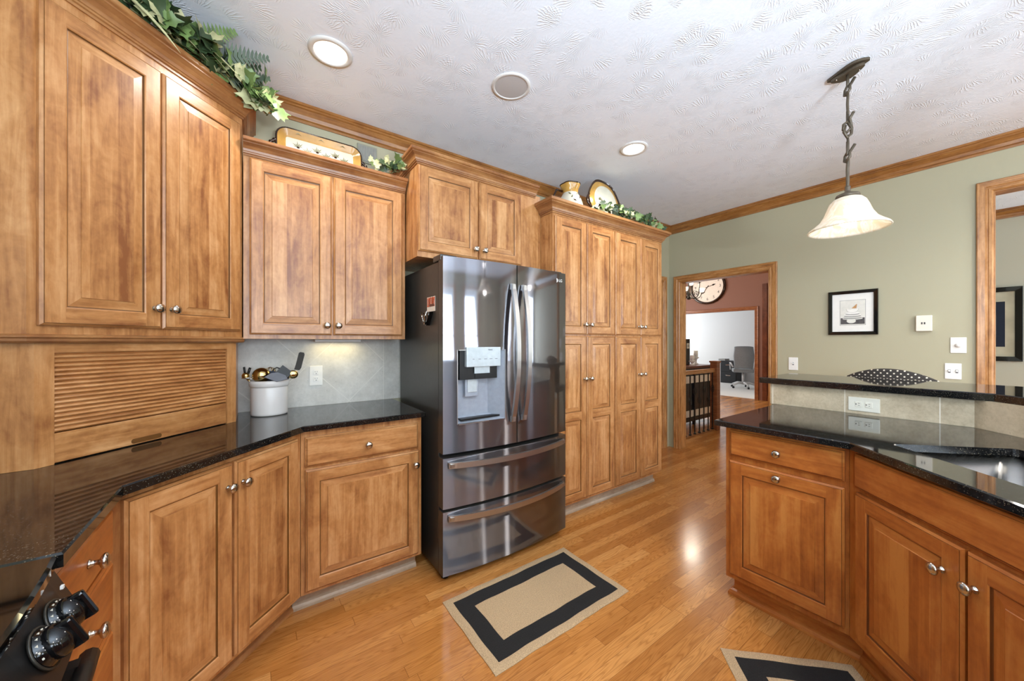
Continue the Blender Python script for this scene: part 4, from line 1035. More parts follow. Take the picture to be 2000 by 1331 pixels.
# ------------------------------------------------------------------ things on the counter
def crock():
    cx, cy, z = .073, 2.385, .9145
    o = thing('utensil_crock', 'pale stoneware crock holding kitchen utensils on the granite counter', 'crock', (cx, cy, z))
    R = .086
    prof = [(0, 0), (R - .006, 0), (R - .001, .004), (R, .012), (R, .146), (R - .001, .149), (R - .001, .1515), (R + .003, .154), (R + .006, .160), (R + .007, .172), (R + .006, .182), (R + .001, .187), (R - .006, .185), (R - .010, .175), (R - .010, .012), (0, .010)]
    b = MB(); b.lathe(prof, 'crock', 48); b.build('pot', o)
    def ut(name, label, cat='utensil'): return thing(name, label, cat, (cx, cy, z), 0, None)
    # ladle with round bowl
    u = ut('ladle', 'steel ladle with big round bowl standing in the crock, left side')
    b = MB(); b.tube([(-.02, 0, .02), (-.045, -.01, .16), (-.050, -.015, .21)], .004, 'chrome'); b.build('handle', u)
    b = MB(); T = TR((-.037, -.03, .222), (math.radians(-70), 0, math.radians(-10))); R2_ = .042
    pr = [(R2_ * math.sin(a), R2_ * math.cos(a)) for a in [PI / 2 * i / 8 for i in range(9)]]; b.lathe(pr, 'gold', 28, TR((-.037, -.03, .215), (math.radians(62), 0, math.radians(-10)))); b.build('bowl', u)
    u = ut('tongs', 'gold and black kitchen tool with pronged head leaning left out of the crock')
    b = MB(); b.tube([(-.03, .01, .03), (-.075, 0, .17), (-.105, -.01, .205)], .005, 'gold'); b.build('handle', u)
    b = MB(); b.sphere((-.105, -.01, .215), .018, 'gold'); b.tube([(-.108, -.012, .225), (-.112, -.012, .262)], .005, 'black'); b.tube([(-.095, -.012, .225), (-.086, -.012, .258)], .006, 'black'); b.build('head', u)
    u = ut('serving_fork', 'flat chrome utensil lying across the left rim of the crock')
    b = MB(); b.tube([(-.02, .02, .08), (-.055, -.01, .192), (-.10, -.03, .205)], .004, 'chrome'); b.sphere((-.098, -.03, .205), .026, 'chrome', sc=(1, .6, .18)); b.build('blade', u)
    # navy turner
    u = ut('turner', 'navy nylon turner with broad blade in the middle of the crock')
    b = MB(); b.tube([(.0, .01, .03), (-.005, 0, .18)], .005, 'navy'); b.build('handle', u)
    T = TR((.002, -.03, .205), (math.radians(-14), math.radians(12), 0))
    b = MB(); b.prism([(-.045, -.03), (.035, -.03), (.030, .028), (.012, .034), (-.020, .030)], -.003, .003, 'navy', T @ TR(rot=(PI / 2, 0, 0))); b.build('blade', u)
    u = ut('spatula', 'grey silicone spatula hanging over the front rim of the crock')
    b = MB(); b.tube([(.0, .02, .05), (.02, -.03, .185)], .005, 'black'); b.build('handle', u)
    T = TR((.032, -.082, .206), (math.radians(-22), math.radians(6), 0))
    b = MB(); b.prism([(-.058, -.004), (.0, -.026), (.048, -.008), (.036, .012), (.0, .026), (-.03, .020)], -.003, .003, 'greysil', T @ TR(rot=(PI / 2, 0, 0))); b.build('blade', u)
    u = ut('slotted_turner', 'black nylon slotted turner behind the grey spatula in the crock')
    b = MB(); b.tube([(.02, .02, .03), (.045, 0, .19)], .005, 'black'); b.build('handle', u)
    T = TR((.055, -.03, .215), (math.radians(-10), math.radians(38), 0))
    b = MB(); b.prism([(-.032, -.04), (.030, -.04), (.034, .04), (-.028, .044)], -.003, .003, 'black', T @ TR(rot=(PI / 2, 0, 0))); b.build('blade', u)
    b = MB(); b.tube([(.01, .01, .21), (.018, .01, .243), (.034, .01, .252), (.055, .01, .243), (.075, .01, .232)], .0035, 'black'); b.build('hook', u)
    u = ut('whisk', 'gold wire whisk loops at the back of the crock')
    b = MB(); b.tube([(.0, .03, .02), (.004, .035, .16)], .006, 'chrome'); b.build('handle', u)
    b = MB()
    for k in range(5):
        a = PI * k / 5; c, s = math.cos(a), math.sin(a)
        b.tube([(.004 + c * r, .035 + s * r * .6, .16 + zz) for r, zz in ((.004, 0), (.020, .03), (.028, .06), (.022, .085), (.0, .094), (-.022, .085), (-.028, .06), (-.020, .03), (-.004, 0))], .0016, 'gold', 6)
    b.build('wires', u)
    u = ut('spreader', 'tall dark narrow spatula rising highest from the crock')
    b = MB(); b.tube([(.03, .0, .03), (.085, -.01, .19), (.110, -.02, .232)], .005, 'olivemetal'); b.build('handle', u)
    T = TR((.140, -.022, .285), (0, math.radians(12), 0))
    P = [(-.016, -.05), (.010, -.05), (.016, -.035), (.017, .042), (.012, .052), (-.006, .052), (-.013, .046), (-.014, -.02)]
    b = MB(); b.prism(P, -.002, .002, 'olivemetal', T @ TR(rot=(PI / 2, 0, 0))); b.build('blade', u)
    u = ut('serving_spoon', 'steel serving spoon resting over the right rim of the crock')
    b = MB(); b.tube([(.03, .02, .05), (.075, 0, .18), (.095, -.01, .20)], .004, 'chrome'); b.build('handle', u)
    b = MB(); b.sphere((.108, -.02, .212), .030, 'gold', sc=(.9, .35, .8)); b.build('bowl', u)
crock()

# ------------------------------------------------------------------ pottery and greenery on the cabinets
def tray():
    o = thing('pottery_tray', 'long ochre-rimmed pottery tray with olive sprigs standing above the two-door wall cabinet', 'tray', (.335, 2.425, 2.301))
    o.rotation_euler = (math.radians(-7), 0, 0)
    w, h, r = .46, .25, .06
    def rr(d, y):
        P = []
        for cx, cz, a0 in ((-w / 2 + r, r, 180), (w / 2 - r, r, 270), (w / 2 - r, h - r, 0), (-w / 2 + r, h - r, 90)):
            for k in range(7):
                a = math.radians(a0 + k * 15); q = r - d if r - d > .004 else .004
                ox = (d - (r - q)) if False else 0
                P.append((cx + q * math.cos(a), y, cz + q * math.sin(a)))
        return P
    b = MB(); rings = [(0, .012, 'brown'), (-.004, .002, 'brown'), (-.001, -.004, 'brown'), (.006, -.003, 'brown'), (.040, .012, 'ochre'), (.048, .015, 'ochre')]
    for a, c in zip(rings, rings[1:]):
        p, q = rr(a[0], a[1]), rr(c[0], c[1]); n = len(p); b.add(p + q, [(i, (i + 1) % n, n + (i + 1) % n, n + i) for i in range(n)], c[2], True)
    p = rr(.048, .015); b.add(p, [list(range(len(p)))], 'cream'); p = rr(0, .012); q = rr(.048, .022); n = len(p); b.add(p + q, [(i, (i + 1) % n, n + (i + 1) % n, n + i) for i in range(n)] + [[n + i for i in range(n)]], 'brown')
    for k in range(6):
        cx, cz = -.12 + k * .05, .155 - (k % 2) * .02
        for j in range(7):
            a = math.radians(20 + j * 26); L = .026 + .010 * (j % 2); dx, dz = math.cos(a), math.sin(a)
            b.add([(cx, .0142, cz), (cx + dx * L * .5 - dz * .0026, .0142, cz + dz * L * .5 + dx * .0026), (cx + dx * L, .0142, cz + dz * L), (cx + dx * L * .5 + dz * .0026, .0142, cz + dz * L * .5 - dx * .0026)], [(0, 1, 2, 3)], 'olive')
        ell(b, cx, cz - .003, .008, .006, .0140, 'brown')
    for k in range(3):
        cx, cz = -.12 + k * .12, .228
        b.add([(cx - .018, -.0015, cz - .008), (cx, -.003, cz + .004), (cx + .018, -.0015, cz - .008), (cx, -.002, cz - .001)], [(0, 1, 2, 3)], 'olive')
    b.build('dish', o, fix=False)
    for s in (-1, 1):
        b = MB(); n = 16; pts = [(s * (w / 2 - .006 + .036 * math.sin(PI * i / n)), .004, .080 + .085 * i / n) for i in range(n + 1)]
        b.tube(pts, [.009 + .0028 * math.sin(i * 1.9) for i in range(n + 1)], 'brown', 10); b.build('handle', o)
tray()
def platter():
    o = thing('oval_platter', 'round ochre pottery platter with dark rim and handles standing on the pantry', 'platter', (2.445, 2.035, 2.3005))
    o.rotation_euler = (math.radians(-8), 0, 0)
    R = .197; b = MB(); T = TR((0, 0, R), (PI / 2, 0, 0)); n = 60
    prof = [(0, .016, 'brown'), (.6, .016, 'brown'), (.97, .0, 'brown'), (1.0, -.004, 'brown'), (1.0, .004, 'brown'), (.965, .006, 'brown'), (.80, -.006, 'ochre'), (.70, -.010, 'ochre'), (.64, -.012, 'cream'), (0, -.013, 'cream')]
    def pt(f, d, k):
        a = 2 * PI * k / n; w = 1 + .02 * math.cos(6 * a + .5) * (f > .9); return (f * R * w * math.cos(a) * 1.02, f * R * w * math.sin(a), d - .002)
    for a, c in zip(prof, prof[1:]):
        vs = [pt(a[0], a[1] * -1, k) for k in range(n)] + [pt(c[0], c[1] * -1, k) for k in range(n)]; b.add(vs, [(i, (i + 1) % n, n + (i + 1) % n, n + i) for i in range(n)], c[2], True, TR((0, -.012, R + .004), (PI / 2, 0, 0)))
    for k in range(4):
        cx, cz = -.075 + .03 * k, R + .0 - .018 * k
        for j in range(6):
            a = math.radians(15 + j * 30); L = .034; dx, dz = math.cos(a), math.sin(a)
            b.add([(cx, -.0245, cz), (cx + dx * L * .5 - dz * .003, -.0245, cz + dz * L * .5 + dx * .003), (cx + dx * L, -.0245, cz + dz * L), (cx + dx * L * .5 + dz * .003, -.0245, cz + dz * L * .5 - dx * .003)], [(0, 1, 2, 3)], 'olive')
    b.build('dish', o, fix=False)
    for s in (-1, 1):
        b = MB(); m = 14; pts = [(s * (R * math.cos(-.45 + .62 * i / m) + .030 * math.sin(PI * i / m)), -.012, R + R * math.sin(-.45 + .62 * i / m)) for i in range(m + 1)]
        b.tube(pts, .009, 'brown', 10); b.build('handle', o)
platter()
def jug():
    o = thing('pottery_jug', 'small cream and ochre pottery jug with ruffled rim on the pantry, left of the platter', 'jug', (2.03, 2.05, 2.3005))
    b = MB(); b.lathe([(0, 0), (.07, 0), (.088, .012), (.100, .045), (.098, .085), (.082, .130), (.066, .158), (.058, .172)], 'cream', 36)
    for k in range(12):
        a = math.radians(-150 + 12 * k); zz = .06 + .03 * ((k * 7) % 4); r = .1035 - .00005 * k - max(0, zz - .085) * .45; p = Vector((r * math.cos(a), r * math.sin(a), zz))
        t1 = Vector((-math.sin(a), math.cos(a), 0)); up = Vector((0, 0, 1)); d = (t1 * random.uniform(-1, 1) + up * random.uniform(-.3, 1)).normalized(); w = d.cross(Vector((math.cos(a), math.sin(a), 0))); L = .034
        b.add([p - d * L / 2, p + w * .005, p + d * L / 2, p - w * .005], [(0, 1, 2, 3)], 'olive' if k % 3 else 'brown')
    b.build('body', o, fix=False)
    b = MB(); n = 48; rs = [(.058, .172), (.060, .190), (.068, .212), (.076, .232), (.077, .240), (.072, .240), (.062, .215), (.054, .185)]
    vs = []
    for i, (r, z) in enumerate(rs):
        for k in range(n): a = 2 * PI * k / n; q = r * (1 + (.05 * math.cos(5 * a) if 2 <= i <= 6 else 0)); vs.append((q * math.cos(a), q * math.sin(a), z))
    b.add(vs, [(j * n + k, j * n + (k + 1) % n, (j + 1) * n + (k + 1) % n, (j + 1) * n + k) for j in range(len(rs) - 1) for k in range(n)], 'ochre', True); b.build('neck', o)
    b = MB(); b.tube([(.076 * math.cos(2 * PI * k / 40) * (1 + .05 * math.cos(10 * PI * k / 40)), .076 * math.sin(2 * PI * k / 40) * (1 + .05 * math.cos(10 * PI * k / 40)), .240) for k in range(40)], .0045, 'brown', 8, closed=True); b.build('rim', o)
    b = MB(); b.tube([(-.055, .03, .19), (-.10, .05, .2), (-.12, .06, .15), (-.09, .045, .09)], .009, 'brown', 10); b.build('handle', o)
jug()
b = MB(); x0, x1, z0, z1 = .56, .685, 2.505, 2.625
b.box(x0, x1, YB - .010, YB - .0005, z0, z1, 'vent')
for k in range(14): xx = x0 + .010 + k * (x1 - x0 - .02) / 13; b.box(xx - .0022, xx + .0022, YB - .014, YB - .009, z0 + .012, z1 - .012, 'art_grey')
tag(b.build('air_vent'), 'small grey air vent on the wall behind the pottery tray', 'vent')

def ivy_leaf(mb, p, d, nrm, L, mat):
    """lobed leaf: p stem point, d direction, nrm facing"""
    d = d.normalized(); s = d.cross(nrm)
    if s.length < 1e-3: s = d.orthogonal()
    s.normalize(); nn = s.cross(d)
    O = [(0, 0), (.30, -.10), (.52, .22), (.30, .38), (.36, .62), (.12, .72), (0, 1.0)]
    mid = [(0, 0), (0, .0), (0, .24), (0, .38), (0, .58), (0, .74), (0, 1.0)]
    fold = random.uniform(.12, .3); curl = random.uniform(-.25, .1)
    def w(x, y): return p + s * (x * L) + d * (y * L) + nn * (fold * abs(x) * L + curl * y * y * L)
    vs = [w(x, y) for x, y in O] + [w(0, y) for x, y in mid[1:]] + [w(-x, y) for x, y in O]
    fs = []
    n = 7
    for i in range(n - 1):
        a0 = i; a1 = i + 1; m0 = n + i - 1 if i > 0 else 0; m1 = n + i
        fs.append([a0, a1, m1] if i == 0 else [a0, a1, m1, m0])
        c0 = n + (n - 1) + i; c1 = c0 + 1
        fs.append([c1, c0, m1] if i == 0 else [c1, c0, m0, m1])
    mb.add([tuple(v) for v in vs], fs, mat, True)
def long_leaf(mb, p, d, nrm, L, wd, mat):
    d = d.normalized(); s = d.cross(nrm).normalized(); nn = s.cross(d); n = 8; vs = []; fs = []
    for i in range(n + 1):
        u = i / n; w = wd * math.sin(PI * (u * .92 + .06)) ; c = p + d * (L * u) - Vector((0, 0, 1)) * (L * .25 * u * u)
        vs += [tuple(c - s * w + nn * w * .3), tuple(c), tuple(c + s * w + nn * w * .3)]
    for i in range(n):
        for k in range(2): fs.append((3 * i + k, 3 * i + k + 1, 3 * i + 4 + k, 3 * i + 3 + k))
    mb.add(vs, fs, mat, True)
def fern(mb, p, d, nrm, L, mat):
    d = d.normalized(); s = d.cross(nrm).normalized(); nn = s.cross(d); n = 15
    for i in range(1, n):
        u = i / n; c = p + d * (L * u) + nn * (.12 * L * math.sin(u * 2)); l = L * .34 * (1 - u * .85)
        for sg in (-1, 1):
            q = (s * sg + d * .45).normalized(); w = .007
            mb.add([tuple(c - d * w), tuple(c + q * l * .5 - d * w * .9), tuple(c + q * l), tuple(c + q * l * .5 + d * w * .9), tuple(c + d * w)], [(0, 1, 2, 3, 4)], mat)
def garland(name, label, path, n, size, spread, face, mats, ferns=(), longs=(), seed=1):
    rnd = random.Random(seed); random.seed(seed)
    o = thing(name, label, 'garland'); P = [Vector(p) for p in path]
    def at(u):
        f = u * (len(P) - 1); i = min(int(f), len(P) - 2); return P[i].lerp(P[i + 1], f - i)
    b = MB(); b.tube([at(i / 24) + Vector((rnd.uniform(-1, 1), rnd.uniform(-1, 1), rnd.uniform(-.3, .8))) * spread * .25 for i in range(25)], .0035, 'stem', 6); b.build('vine', o)
    b = MB()
    for k in range(n):
        u = rnd.random(); p = at(u) + Vector((rnd.gauss(0, .5), rnd.gauss(0, .5), abs(rnd.gauss(0, .6)) + .35)) * spread
        d = Vector((rnd.uniform(-1, 1), rnd.uniform(-1, .6), rnd.uniform(-.35, .7))); nr = Vector(face) + Vector((rnd.uniform(-1, 1), rnd.uniform(-1, 1), rnd.uniform(-1, 1))) * .6
        ivy_leaf(b, p, d, nr, size * rnd.uniform(.65, 1.2), rnd.choice(mats))
    b.build('leaves', o, fix=False)
    if ferns:
        b = MB()
        for p, d, L in ferns: fern(b, Vector(p), Vector(d), Vector((-.3, -.7, -.5)), L, 'leafd' if rnd.random() < .6 else 'leafm')
        b.build('fern_fronds', o, fix=False)
    if longs:
        b = MB()
        for p, d, L in longs: long_leaf(b, Vector(p), Vector(d), Vector((.4, -.6, .5)), L, .013, 'leafc')
        b.build('variegated_blades', o, fix=False)
mix = ['leafd', 'leafd', 'leafm', 'leafm', 'leafm', 'leafc', 'leafc']
# on the angled corner cabinet: local line from A to B, lifted to the crown top
gp = [(-.36, 1.89, 2.53), (-.26, 1.98, 2.53), (-.16, 2.08, 2.525), (-.06, 2.17, 2.52), (.02, 2.20, 2.50), (.06, 2.19, 2.44)]
fr = [((-.20, 2.08, 2.56), (.65, .25, .28), .26), ((-.16, 2.08, 2.58), (.75, .05, .30), .24), ((-.24, 2.04, 2.58), (.5, .2, .45), .24), ((-.30, 2.0, 2.56), (.4, .4, .40), .26), ((-.12, 2.12, 2.54), (.7, .1, .25), .20)]
lg = [((-.36, 1.86, 2.57), (.72, .55, .02), .26), ((-.30, 1.90, 2.60), (.72, .6, -.05), .30), ((-.42, 1.80, 2.60), (.6, .5, .05), .24), ((-.25, 1.95, 2.58), (.8, .5, -.02), .26), ((-.38, 1.83, 2.55), (.5, .2, -.25), .18)]
garland('ivy_garland', 'large ivy and fern garland spilling over the angled corner cabinet crown', gp, 250, .085, .05, (.5, -.8, .3), mix, fr, lg, 3)
garland('ivy_sprig', 'small ivy sprig beside the pottery tray next to the over-fridge cabinet', [(.60, 2.27, 2.32), (.70, 2.22, 2.35), (.735, 2.20, 2.36)], 34, .05, .045, (-.2, -1, .2), ['leafd', 'leafm', 'leafd', 'leafc'], seed=5)
garland('ivy_swag', 'ivy swag lying along the pantry crown in front of the platter', [(2.20, 1.91, 2.325), (2.36, 1.92, 2.34), (2.52, 1.92, 2.34), (2.68, 1.92, 2.35), (2.86, 1.93, 2.345), (3.02, 1.93, 2.33)], 120, .062, .045, (-.2, -1, .2), ['leafd', 'leafd', 'leafm', 'leafd', 'leafm', 'leafd', 'leafd', 'leafc'], seed=9)

# ------------------------------------------------------------------ rugs
def rug(label, loc, rz, L, Wd, seed):
    rnd = random.Random(seed); mb = MB(); nx, ny = 60, 36; th = .007
    ph = [rnd.uniform(0, 6) for _ in range(4)]
    def wob(x, y): return (x + .0015 * math.sin(y * 30 + ph[0]), y + .0016 * math.sin(x * 17 + ph[1]) + .0010 * math.sin(x * 41 + ph[2]))
    def grid(m):  # break points at pattern edges
        return sorted(set([round(v, 5) for v in m]))
    e, k = .040, .120
    xs = grid([-L / 2 + L * i / nx for i in range(nx + 1)] + [s * (L / 2 - q) for s in (-1, 1) for q in (e, k)])
    ys = grid([-Wd / 2 + Wd * i / ny for i in range(ny + 1)] + [s * (Wd / 2 - q) for s in (-1, 1) for q in (e, k)])
    vs = []
    for y in ys:
        for x in xs: X, Y = wob(x, y); edge = (abs(abs(x) - L / 2) < 1e-4 or abs(abs(y) - Wd / 2) < 1e-4); vs.append((X, Y, (.003 if edge else th)))
    n = len(xs)
    for j in range(len(ys) - 1):
        for i in range(n - 1):
            cx, cy = (xs[i] + xs[i + 1]) / 2, (ys[j] + ys[j + 1]) / 2; d = min(L / 2 - abs(cx), Wd / 2 - abs(cy))
            m = 'tan' if d < e or d > k else 'rugblack'
            q = [j * n + i, j * n + i + 1, (j + 1) * n + i + 1, (j + 1) * n + i]; mb.f.append(q); mb.m.append(m); mb.sm.append(True)
    mb.v = vs
    # side skirt
    ring = [(i, 0) for i in range(n)] + [(n - 1, j) for j in range(1, len(ys))] + [(i, len(ys) - 1) for i in range(n - 2, -1, -1)] + [(0, j) for j in range(len(ys) - 2, 0, -1)]
    top = [vs[j * n + i] for i, j in ring]; m = len(top); mb.add(top + [(x, y, .0005) for x, y, z in top], [((i + 1) % m, i, m + i, m + (i + 1) % m) for i in range(m)], 'tan')
    o = mb.build('rug', loc=loc, fix=False); o.rotation_euler = (0, 0, rz); tag(o, label, 'rug', None); return o
rug('tan jute rug with black border band lying before the refrigerator', (1.186, 1.433, .0005), .0, .832, .492, 1)
q = Vector((1.62, .74)) + Vector((R2, -R2)) * .2455 + Vector((-R2, -R2)) * .416
rug('tan jute rug with black border band angled before the sink cabinet', (q.x, q.y, .0005), PI / 4, .832, .491, 2)

# ------------------------------------------------------------------ bar stool behind the bar
def stool():
    o = thing('bar_stool', 'polka-dot upholstered chair back showing behind the raised bar', 'chair', (3.50, .490, 0), -PI / 2)
    b = MB(); n = 24; vs = []; fs = []
    w = .225
    rows = []
    for k, (yo, dz) in enumerate(((0, 0), (-.012, -.012), (-.014, -.10), (-.014, -.34), (.03, -.34), (.03, -.10), (.030, -.012), (.016, 0))):
        r = []
        for i in range(n + 1):
            u = -1 + 2 * i / n; top = 1.136 - .075 * u * u ; cv = -.05 * (1 - u * u)
            r.append((u * w, -.17 + cv + .05 + yo, top + dz if dz > -.2 else .78))
        rows.append(r)
    m = len(rows); vs = [p for r in rows for p in r]
    for k in range(m):
        q = (k + 1) % m
        for i in range(n): fs.append((k * (n + 1) + i, k * (n + 1) + i + 1, q * (n + 1) + i + 1, q * (n + 1) + i))
    fs += [[k * (n + 1) for k in range(m)], [k * (n + 1) + n for k in range(m)]]
    b.add(vs, fs, 'dots', True); b.build('backrest', o)
    b = MB(); b.bevbox(-.21, .21, -.13, .27, .68, .75, 'dots', .02); b.build('seat', o)
    for x in (-.18, .18):
        for y in (-.10, .23): b = MB(); b.tube([(x, y, .69), (x * 1.1, y + (-.03 if y < 0 else .03), .001)], .018, 'oak_dark', 8); b.build('leg', o)
stool()

# ------------------------------------------------------------------ hall and office beyond the doorway
def newel_rail():
    o = thing('stair_railing', 'wood railing with twisted black iron balusters in the hall', 'railing', (0, 0, 0))
    b = MB(); b.bevbox(5.545, 5.645, 2.575, 2.675, .001, 1.0, 'oak_hall', .004); b.bevbox(5.535, 5.655, 2.565, 2.685, 1.0, 1.025, 'oak_hall', .005); b.build('newel_post', o)
    b = MB(); b.sweep([(4.45, 2.605), (5.545, 2.605)], [(0, .86), (0, .90), (.006, .912), (-.02, .918), (-.045, .912), (-.04, .90), (-.04, .86)], 'oak_h'); b.build('handrail', o)
    b = MB(); b.box(4.45, 5.545, 2.60, 2.66, .001, .018, 'oak_red'); b.build('base_rail', o)
    xs = [4.52 + .125 * i for i in range(9)]
    for i, x in enumerate(xs):
        b = MB(); y = 2.628; t = .0065; b.box(x - t, x + t, y - t, y + t, .018, .865, 'iron')
        b.lathe([(0, .018), (.019, .018), (.017, .03), (.008, .045), (0, .045)], 'iron', 10, TR((x, y, 0)))
        zc = (.62, .48)[i % 2]
        for k in range(4):
            a0 = PI / 2 * k; b.tube([(x + .026 * math.sin(PI * j / 10) * math.cos(a0 + 2.5 * j / 10), y + .026 * math.sin(PI * j / 10) * math.sin(a0 + 2.5 * j / 10), zc - .06 + .012 * j) for j in range(11)], .0035, 'iron', 5)
        if i % 2 == 0:
            for j in range(8): b.sphere((x, y, .28 + .028 * j), .0095, 'iron', seg=8)
        else:
            for j in range(6): b.sphere((x, y, .62 + .028 * j), .0095, 'iron', seg=8)
        b.build('baluster', o)
newel_rail()
def console():
    o = thing('console_cabinet', 'black console with pale bands and cherry top behind the hall railing', 'cabinet', (5.15, 2.98, 0))
    L, D, H = 1.12, .40, .925
    b = MB(); b.bevbox(-.02, L + .02, -.02, D, H - .035, H, 'oak_dark', .006); b.build('top', o)
    b = MB(); b.box(0, L, 0, D, .80, H - .036, 'cabinet_black'); b.box(0, L, .02, D, .12, .79, 'cabinet_black')
    for x in (0, .52, L - .04): b.box(x, x + .04, -.004, .03, .001, H - .036, 'cabinet_black')
    b.box(0, L, 0, .03, .06, .12, 'cabinet_black'); b.build('body', o)
    for x0, x1 in ((.045, .515), (.565, L - .045)):
        b = MB(); b.box(x0, x1, .004, .019, .66, .77, 'candle'); b.build('band', o)
        b = MB(); b.box(x0, x1, .004, .019, .13, .23, 'candle'); b.build('band', o)
console()
def candle(x, y, h, hc, label, group=None):
    o = thing('candle_holder', label, 'candle', (x, y, .9255))
    b = MB(); b.lathe([(0, 0), (.045, 0), (.045, .008), (.022, .02), (.016, .05), (.024, h - .03), (.05, h - .01), (.05, h), (0, h)], 'candle', 20); b.build('pillar_stand', o)
    b = MB(); b.lathe([(0, h), (.034, h), (.034, h + hc), (.028, h + hc + .002), (0, h + hc - .004)], 'candle', 20); b.build('candle', o)
candle(6.14, 3.2, .12, .11, 'white pillar candle on a turned stand, right of the black lantern on the hall console')
candle(5.84, 3.10, .07, .09, 'shorter white candle in front of the black lantern on the hall console')
o = thing('table_lantern', 'tall black panel with small white dial standing on the hall console', 'lantern', (5.91, 3.26, .9255))
b = MB(); b.bevbox(-.14, .10, -.03, .03, 0, .43, 'file_black', .004); b.build('panel', o)
b = MB(); b.bevbox(.0, .075, -.034, -.029, .27, .36, 'almond', .003); ell(b, .037, .315, .022, .026, -.0345, 'art_grey'); b.build('dial', o, fix=False)

def clock():
    o = thing('wall_clock', 'large round wall clock with black rim above the office doorway', 'clock', (9.2395, 4.51, 2.675), -PI / 2)
    R = .43; b = MB(); T = TR((0, 0, 0), (PI / 2, 0, 0))
    b.lathe([(0, .001), (R - .03, .001), (R - .03, .02), (0, .02)], 'photo_white', 64, T, smooth=False); b.build('face', o)
    b = MB(); b.lathe([(R - .055, .001), (R - .055, .03), (R - .045, .045), (R - .02, .05), (R, .035), (R, .001)], 'brown', 64, T); b.build('rim', o)
    b = MB()
    for k in range(1, 13):
        a = PI / 2 - k * PI / 6; r = R * .70; text_mesh(b, str(k), .095, 'art_dark', TR((r * math.cos(a), -.021, r * math.sin(a)), (PI / 2, 0, 0)))
    b.build('numerals', o)
    b = MB()
    for ang, L in ((74, .21), (216, .20)):
        a = math.radians(90 - ang); d = Vector((math.cos(a), 0, math.sin(a))); s = Vector((-d.z, 0, d.x)); P = [(-.05, .006), (L * .55, .006), (L * .7, .020), (L, 0)]
        vs = [tuple(d * u + s * w + Vector((0, -.026, 0))) for u, w in P] + [tuple(d * u - s * w + Vector((0, -.026, 0))) for u, w in P[::-1]]
        b.add(vs, [list(range(8))], 'gblack')
    b.build('hands', o, fix=False)
clock()
def chandelier():
    o = thing('chandelier', 'scrolled iron chandelier with lit glass cups in the hall', 'chandelier', (6.5, 3.52, 0))
    b = MB(); b.lathe([(0, 2.08), (.02, 2.085), (.035, 2.11), (.02, 2.14), (.03, 2.18), (.018, 2.22), (.012, 2.40), (.02, 2.45), (0, 2.46)], 'iron', 16); b.tube([(0, 0, 2.45), (0, 0, ZH - .03)], .006, 'iron'); b.lathe([(0, ZH - .03), (.06, ZH - .025), (.065, ZH - .001), (0, ZH - .001)], 'iron', 20); b.build('column', o)
    for k in range(6):
        a = 2 * PI * k / 6 + .3; c, s = math.cos(a), math.sin(a)
        zc = 2.20 if k % 2 else 2.36
        b = MB(); pts = [(.015, 2.15), (.06, 2.11), (.13, 2.10), (.19, 2.12), (.22, 2.17), (.235, zc)]
        b.tube([(c * r, s * r, z) for r, z in pts], .008, 'iron', 8)
        sp = [(.13 + .05 * (1 - t / 16) * math.cos(t * .55), 2.19 + .05 * (1 - t / 16) * math.sin(t * .55)) for t in range(16)]
        b.tube([(c * r, s * r, z) for r, z in sp], .005, 'iron', 6); b.lathe([(0, zc - .005), (.03, zc), (.01, zc + .012)], 'iron', 12, TR((c * .235, s * .235, 0))); b.build('arm', o)
        b = MB(); b.lathe([(.012, zc + .01), (.032, zc + .02), (.042, zc + .05), (.044, zc + .085), (.040, zc + .085), (.036, zc + .05), (.01, zc + .02)], 'cupglass', 18, TR((c * .235, s * .235, 0))); b.build('glass_cup', o)
    lamp('chandelier_bulbs', (6.5, 3.52, 2.5), 45, (1, .88, .72), .15)
chandelier()
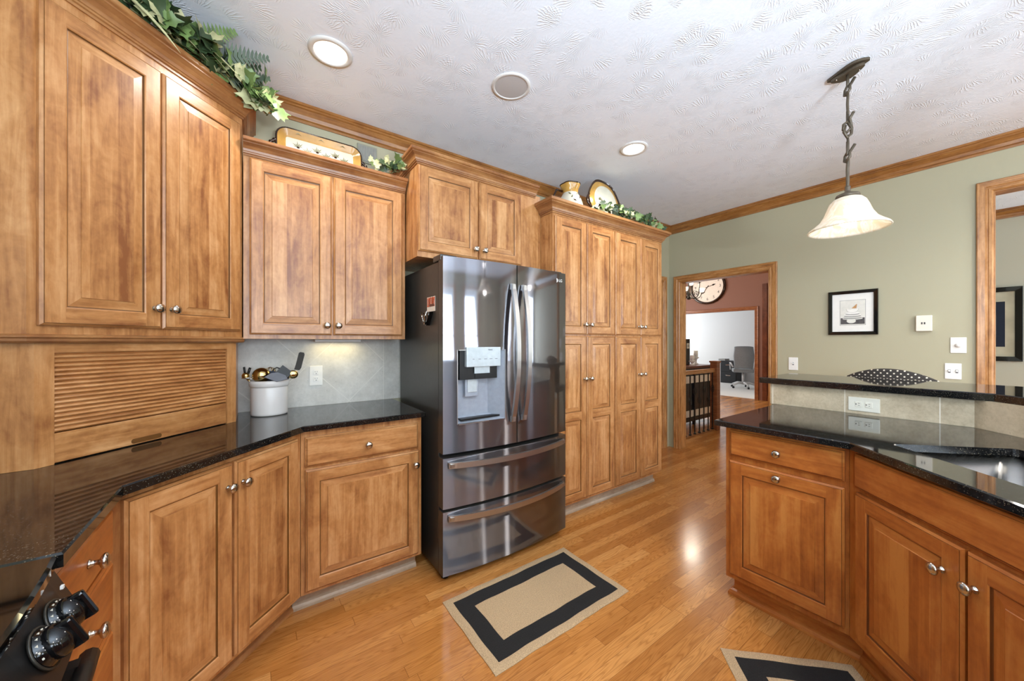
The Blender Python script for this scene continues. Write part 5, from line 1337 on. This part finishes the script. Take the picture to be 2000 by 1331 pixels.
def office_chair():
    o = thing('office_chair', 'grey leather office chair on a white five-star base in the far office', 'chair', (11.25, 4.52, 0.0045), math.radians(-62))
    b = MB(); n = 14; m = 12; vs = []; fs = []
    for f in (0, 1):
        for j in range(m + 1):
            v = j / m; w = .25 * (1 - .12 * abs(v - .6) * 2)
            for i in range(n + 1):
                u = -1 + 2 * i / n; vs.append((u * w, -.22 - .05 * math.sin(PI * v) + .07 * u * u + (.07 if f else 0) - .0, .56 + .62 * v - .02 * u * u * u * u))
    q = (n + 1) * (m + 1)
    for j in range(m):
        for i in range(n):
            a = j * (n + 1) + i; fs.append((a, a + 1, a + n + 2, a + n + 1)); fs.append((q + a + 1, q + a, q + a + n + 1, q + a + n + 2))
    for j in range(m):
        for i in (0, n): a = j * (n + 1) + i; fs.append((a, a + n + 1, q + a + n + 1, q + a))
    for i in range(n):
        for j in (0, m): a = j * (n + 1) + i; fs.append((a, a + 1, q + a + 1, q + a))
    b.add(vs, fs, 'chairgrey', True); b.build('backrest', o)
    b = MB(); b.bevbox(-.25, .25, -.16, .30, .44, .54, 'chairgrey', .03); b.build('seat', o)
    for s in (-1, 1):
        b = MB(); b.tube([(s * .26, -.18, .60), (s * .30, -.05, .70), (s * .30, .15, .70), (s * .29, .18, .50)], .02, 'chairwhite'); b.build('armrest', o)
    b = MB(); b.lathe([(0, .10), (.03, .10), (.03, .44), (0, .44)], 'chairwhite', 14); b.build('column', o)
    b = MB()
    for k in range(5):
        a = 2 * PI * k / 5; b.tube([(0, 0, .14), (.15 * math.cos(a), .15 * math.sin(a), .15), (.31 * math.cos(a), .31 * math.sin(a), .085)], [.035, .028, .02], 'chairwhite', 8)
    b.build('star_base', o)
    for k in range(5):
        a = 2 * PI * k / 5; b = MB(); b.lathe([(0, -.015), (.03, -.015), (.03, .015), (0, .015)], 'black', 12, TR((.31 * math.cos(a), .31 * math.sin(a), .031), (PI / 2, 0, a))); b.build('caster', o)
office_chair()
o = thing('file_cabinet', 'black two-drawer file cabinet against the office wall', 'cabinet', (12.20, 5.32, .0045), -PI / 2)
b = MB(); b.bevbox(-.24, .24, 0, .50, 0, .70, 'file_black', .006); b.build('body', o)
for z in (.36, .03):
    b = MB(); b.bevbox(-.22, .22, -.012, .0, z, z + .31, 'file_black', .004); d = b.build('drawer', o)
    b = MB(); b.bevbox(-.07, .07, -.028, -.012, z + .20, z + .225, 'nickel', .003); b.build('handle', d)
b = MB(); b.bevbox(-.20, .0, -.0, .3, .7005, .76, 'art_grey', .006); tag(b.build('paper_tray', loc=(12.20, 5.42, .004)), 'low grey tray on top of the black file cabinet', 'tray')
bpy.data.objects['paper_tray'].rotation_euler = (0, 0, -PI / 2)
o = thing('door_leaf', 'open white office door edge with black hinges at the right of the doorway', 'door', (9.37, 3.49, 0.005), 0)
b = MB(); b.box(0, .80, -.02, .015, .005, 2.02, 'white'); b.build('panel', o)
for z in (.25, 1.10, 1.82):
    b = MB(); b.box(-.012, .03, .0155, .03, z - .045, z + .045, 'file_black'); b.build('hinge', o)
o = thing('framed_photo', 'slim black framed picture seen edge-on on the office wall', 'picture', (12.7495, 4.33, 1.62), -PI / 2)
frame(o, .40, .62, .03, .03, 'gblack')
b = MB(); b.box(-.172, .172, -.010, -.004, -.282, .282, 'paper'); b.build('print', o)
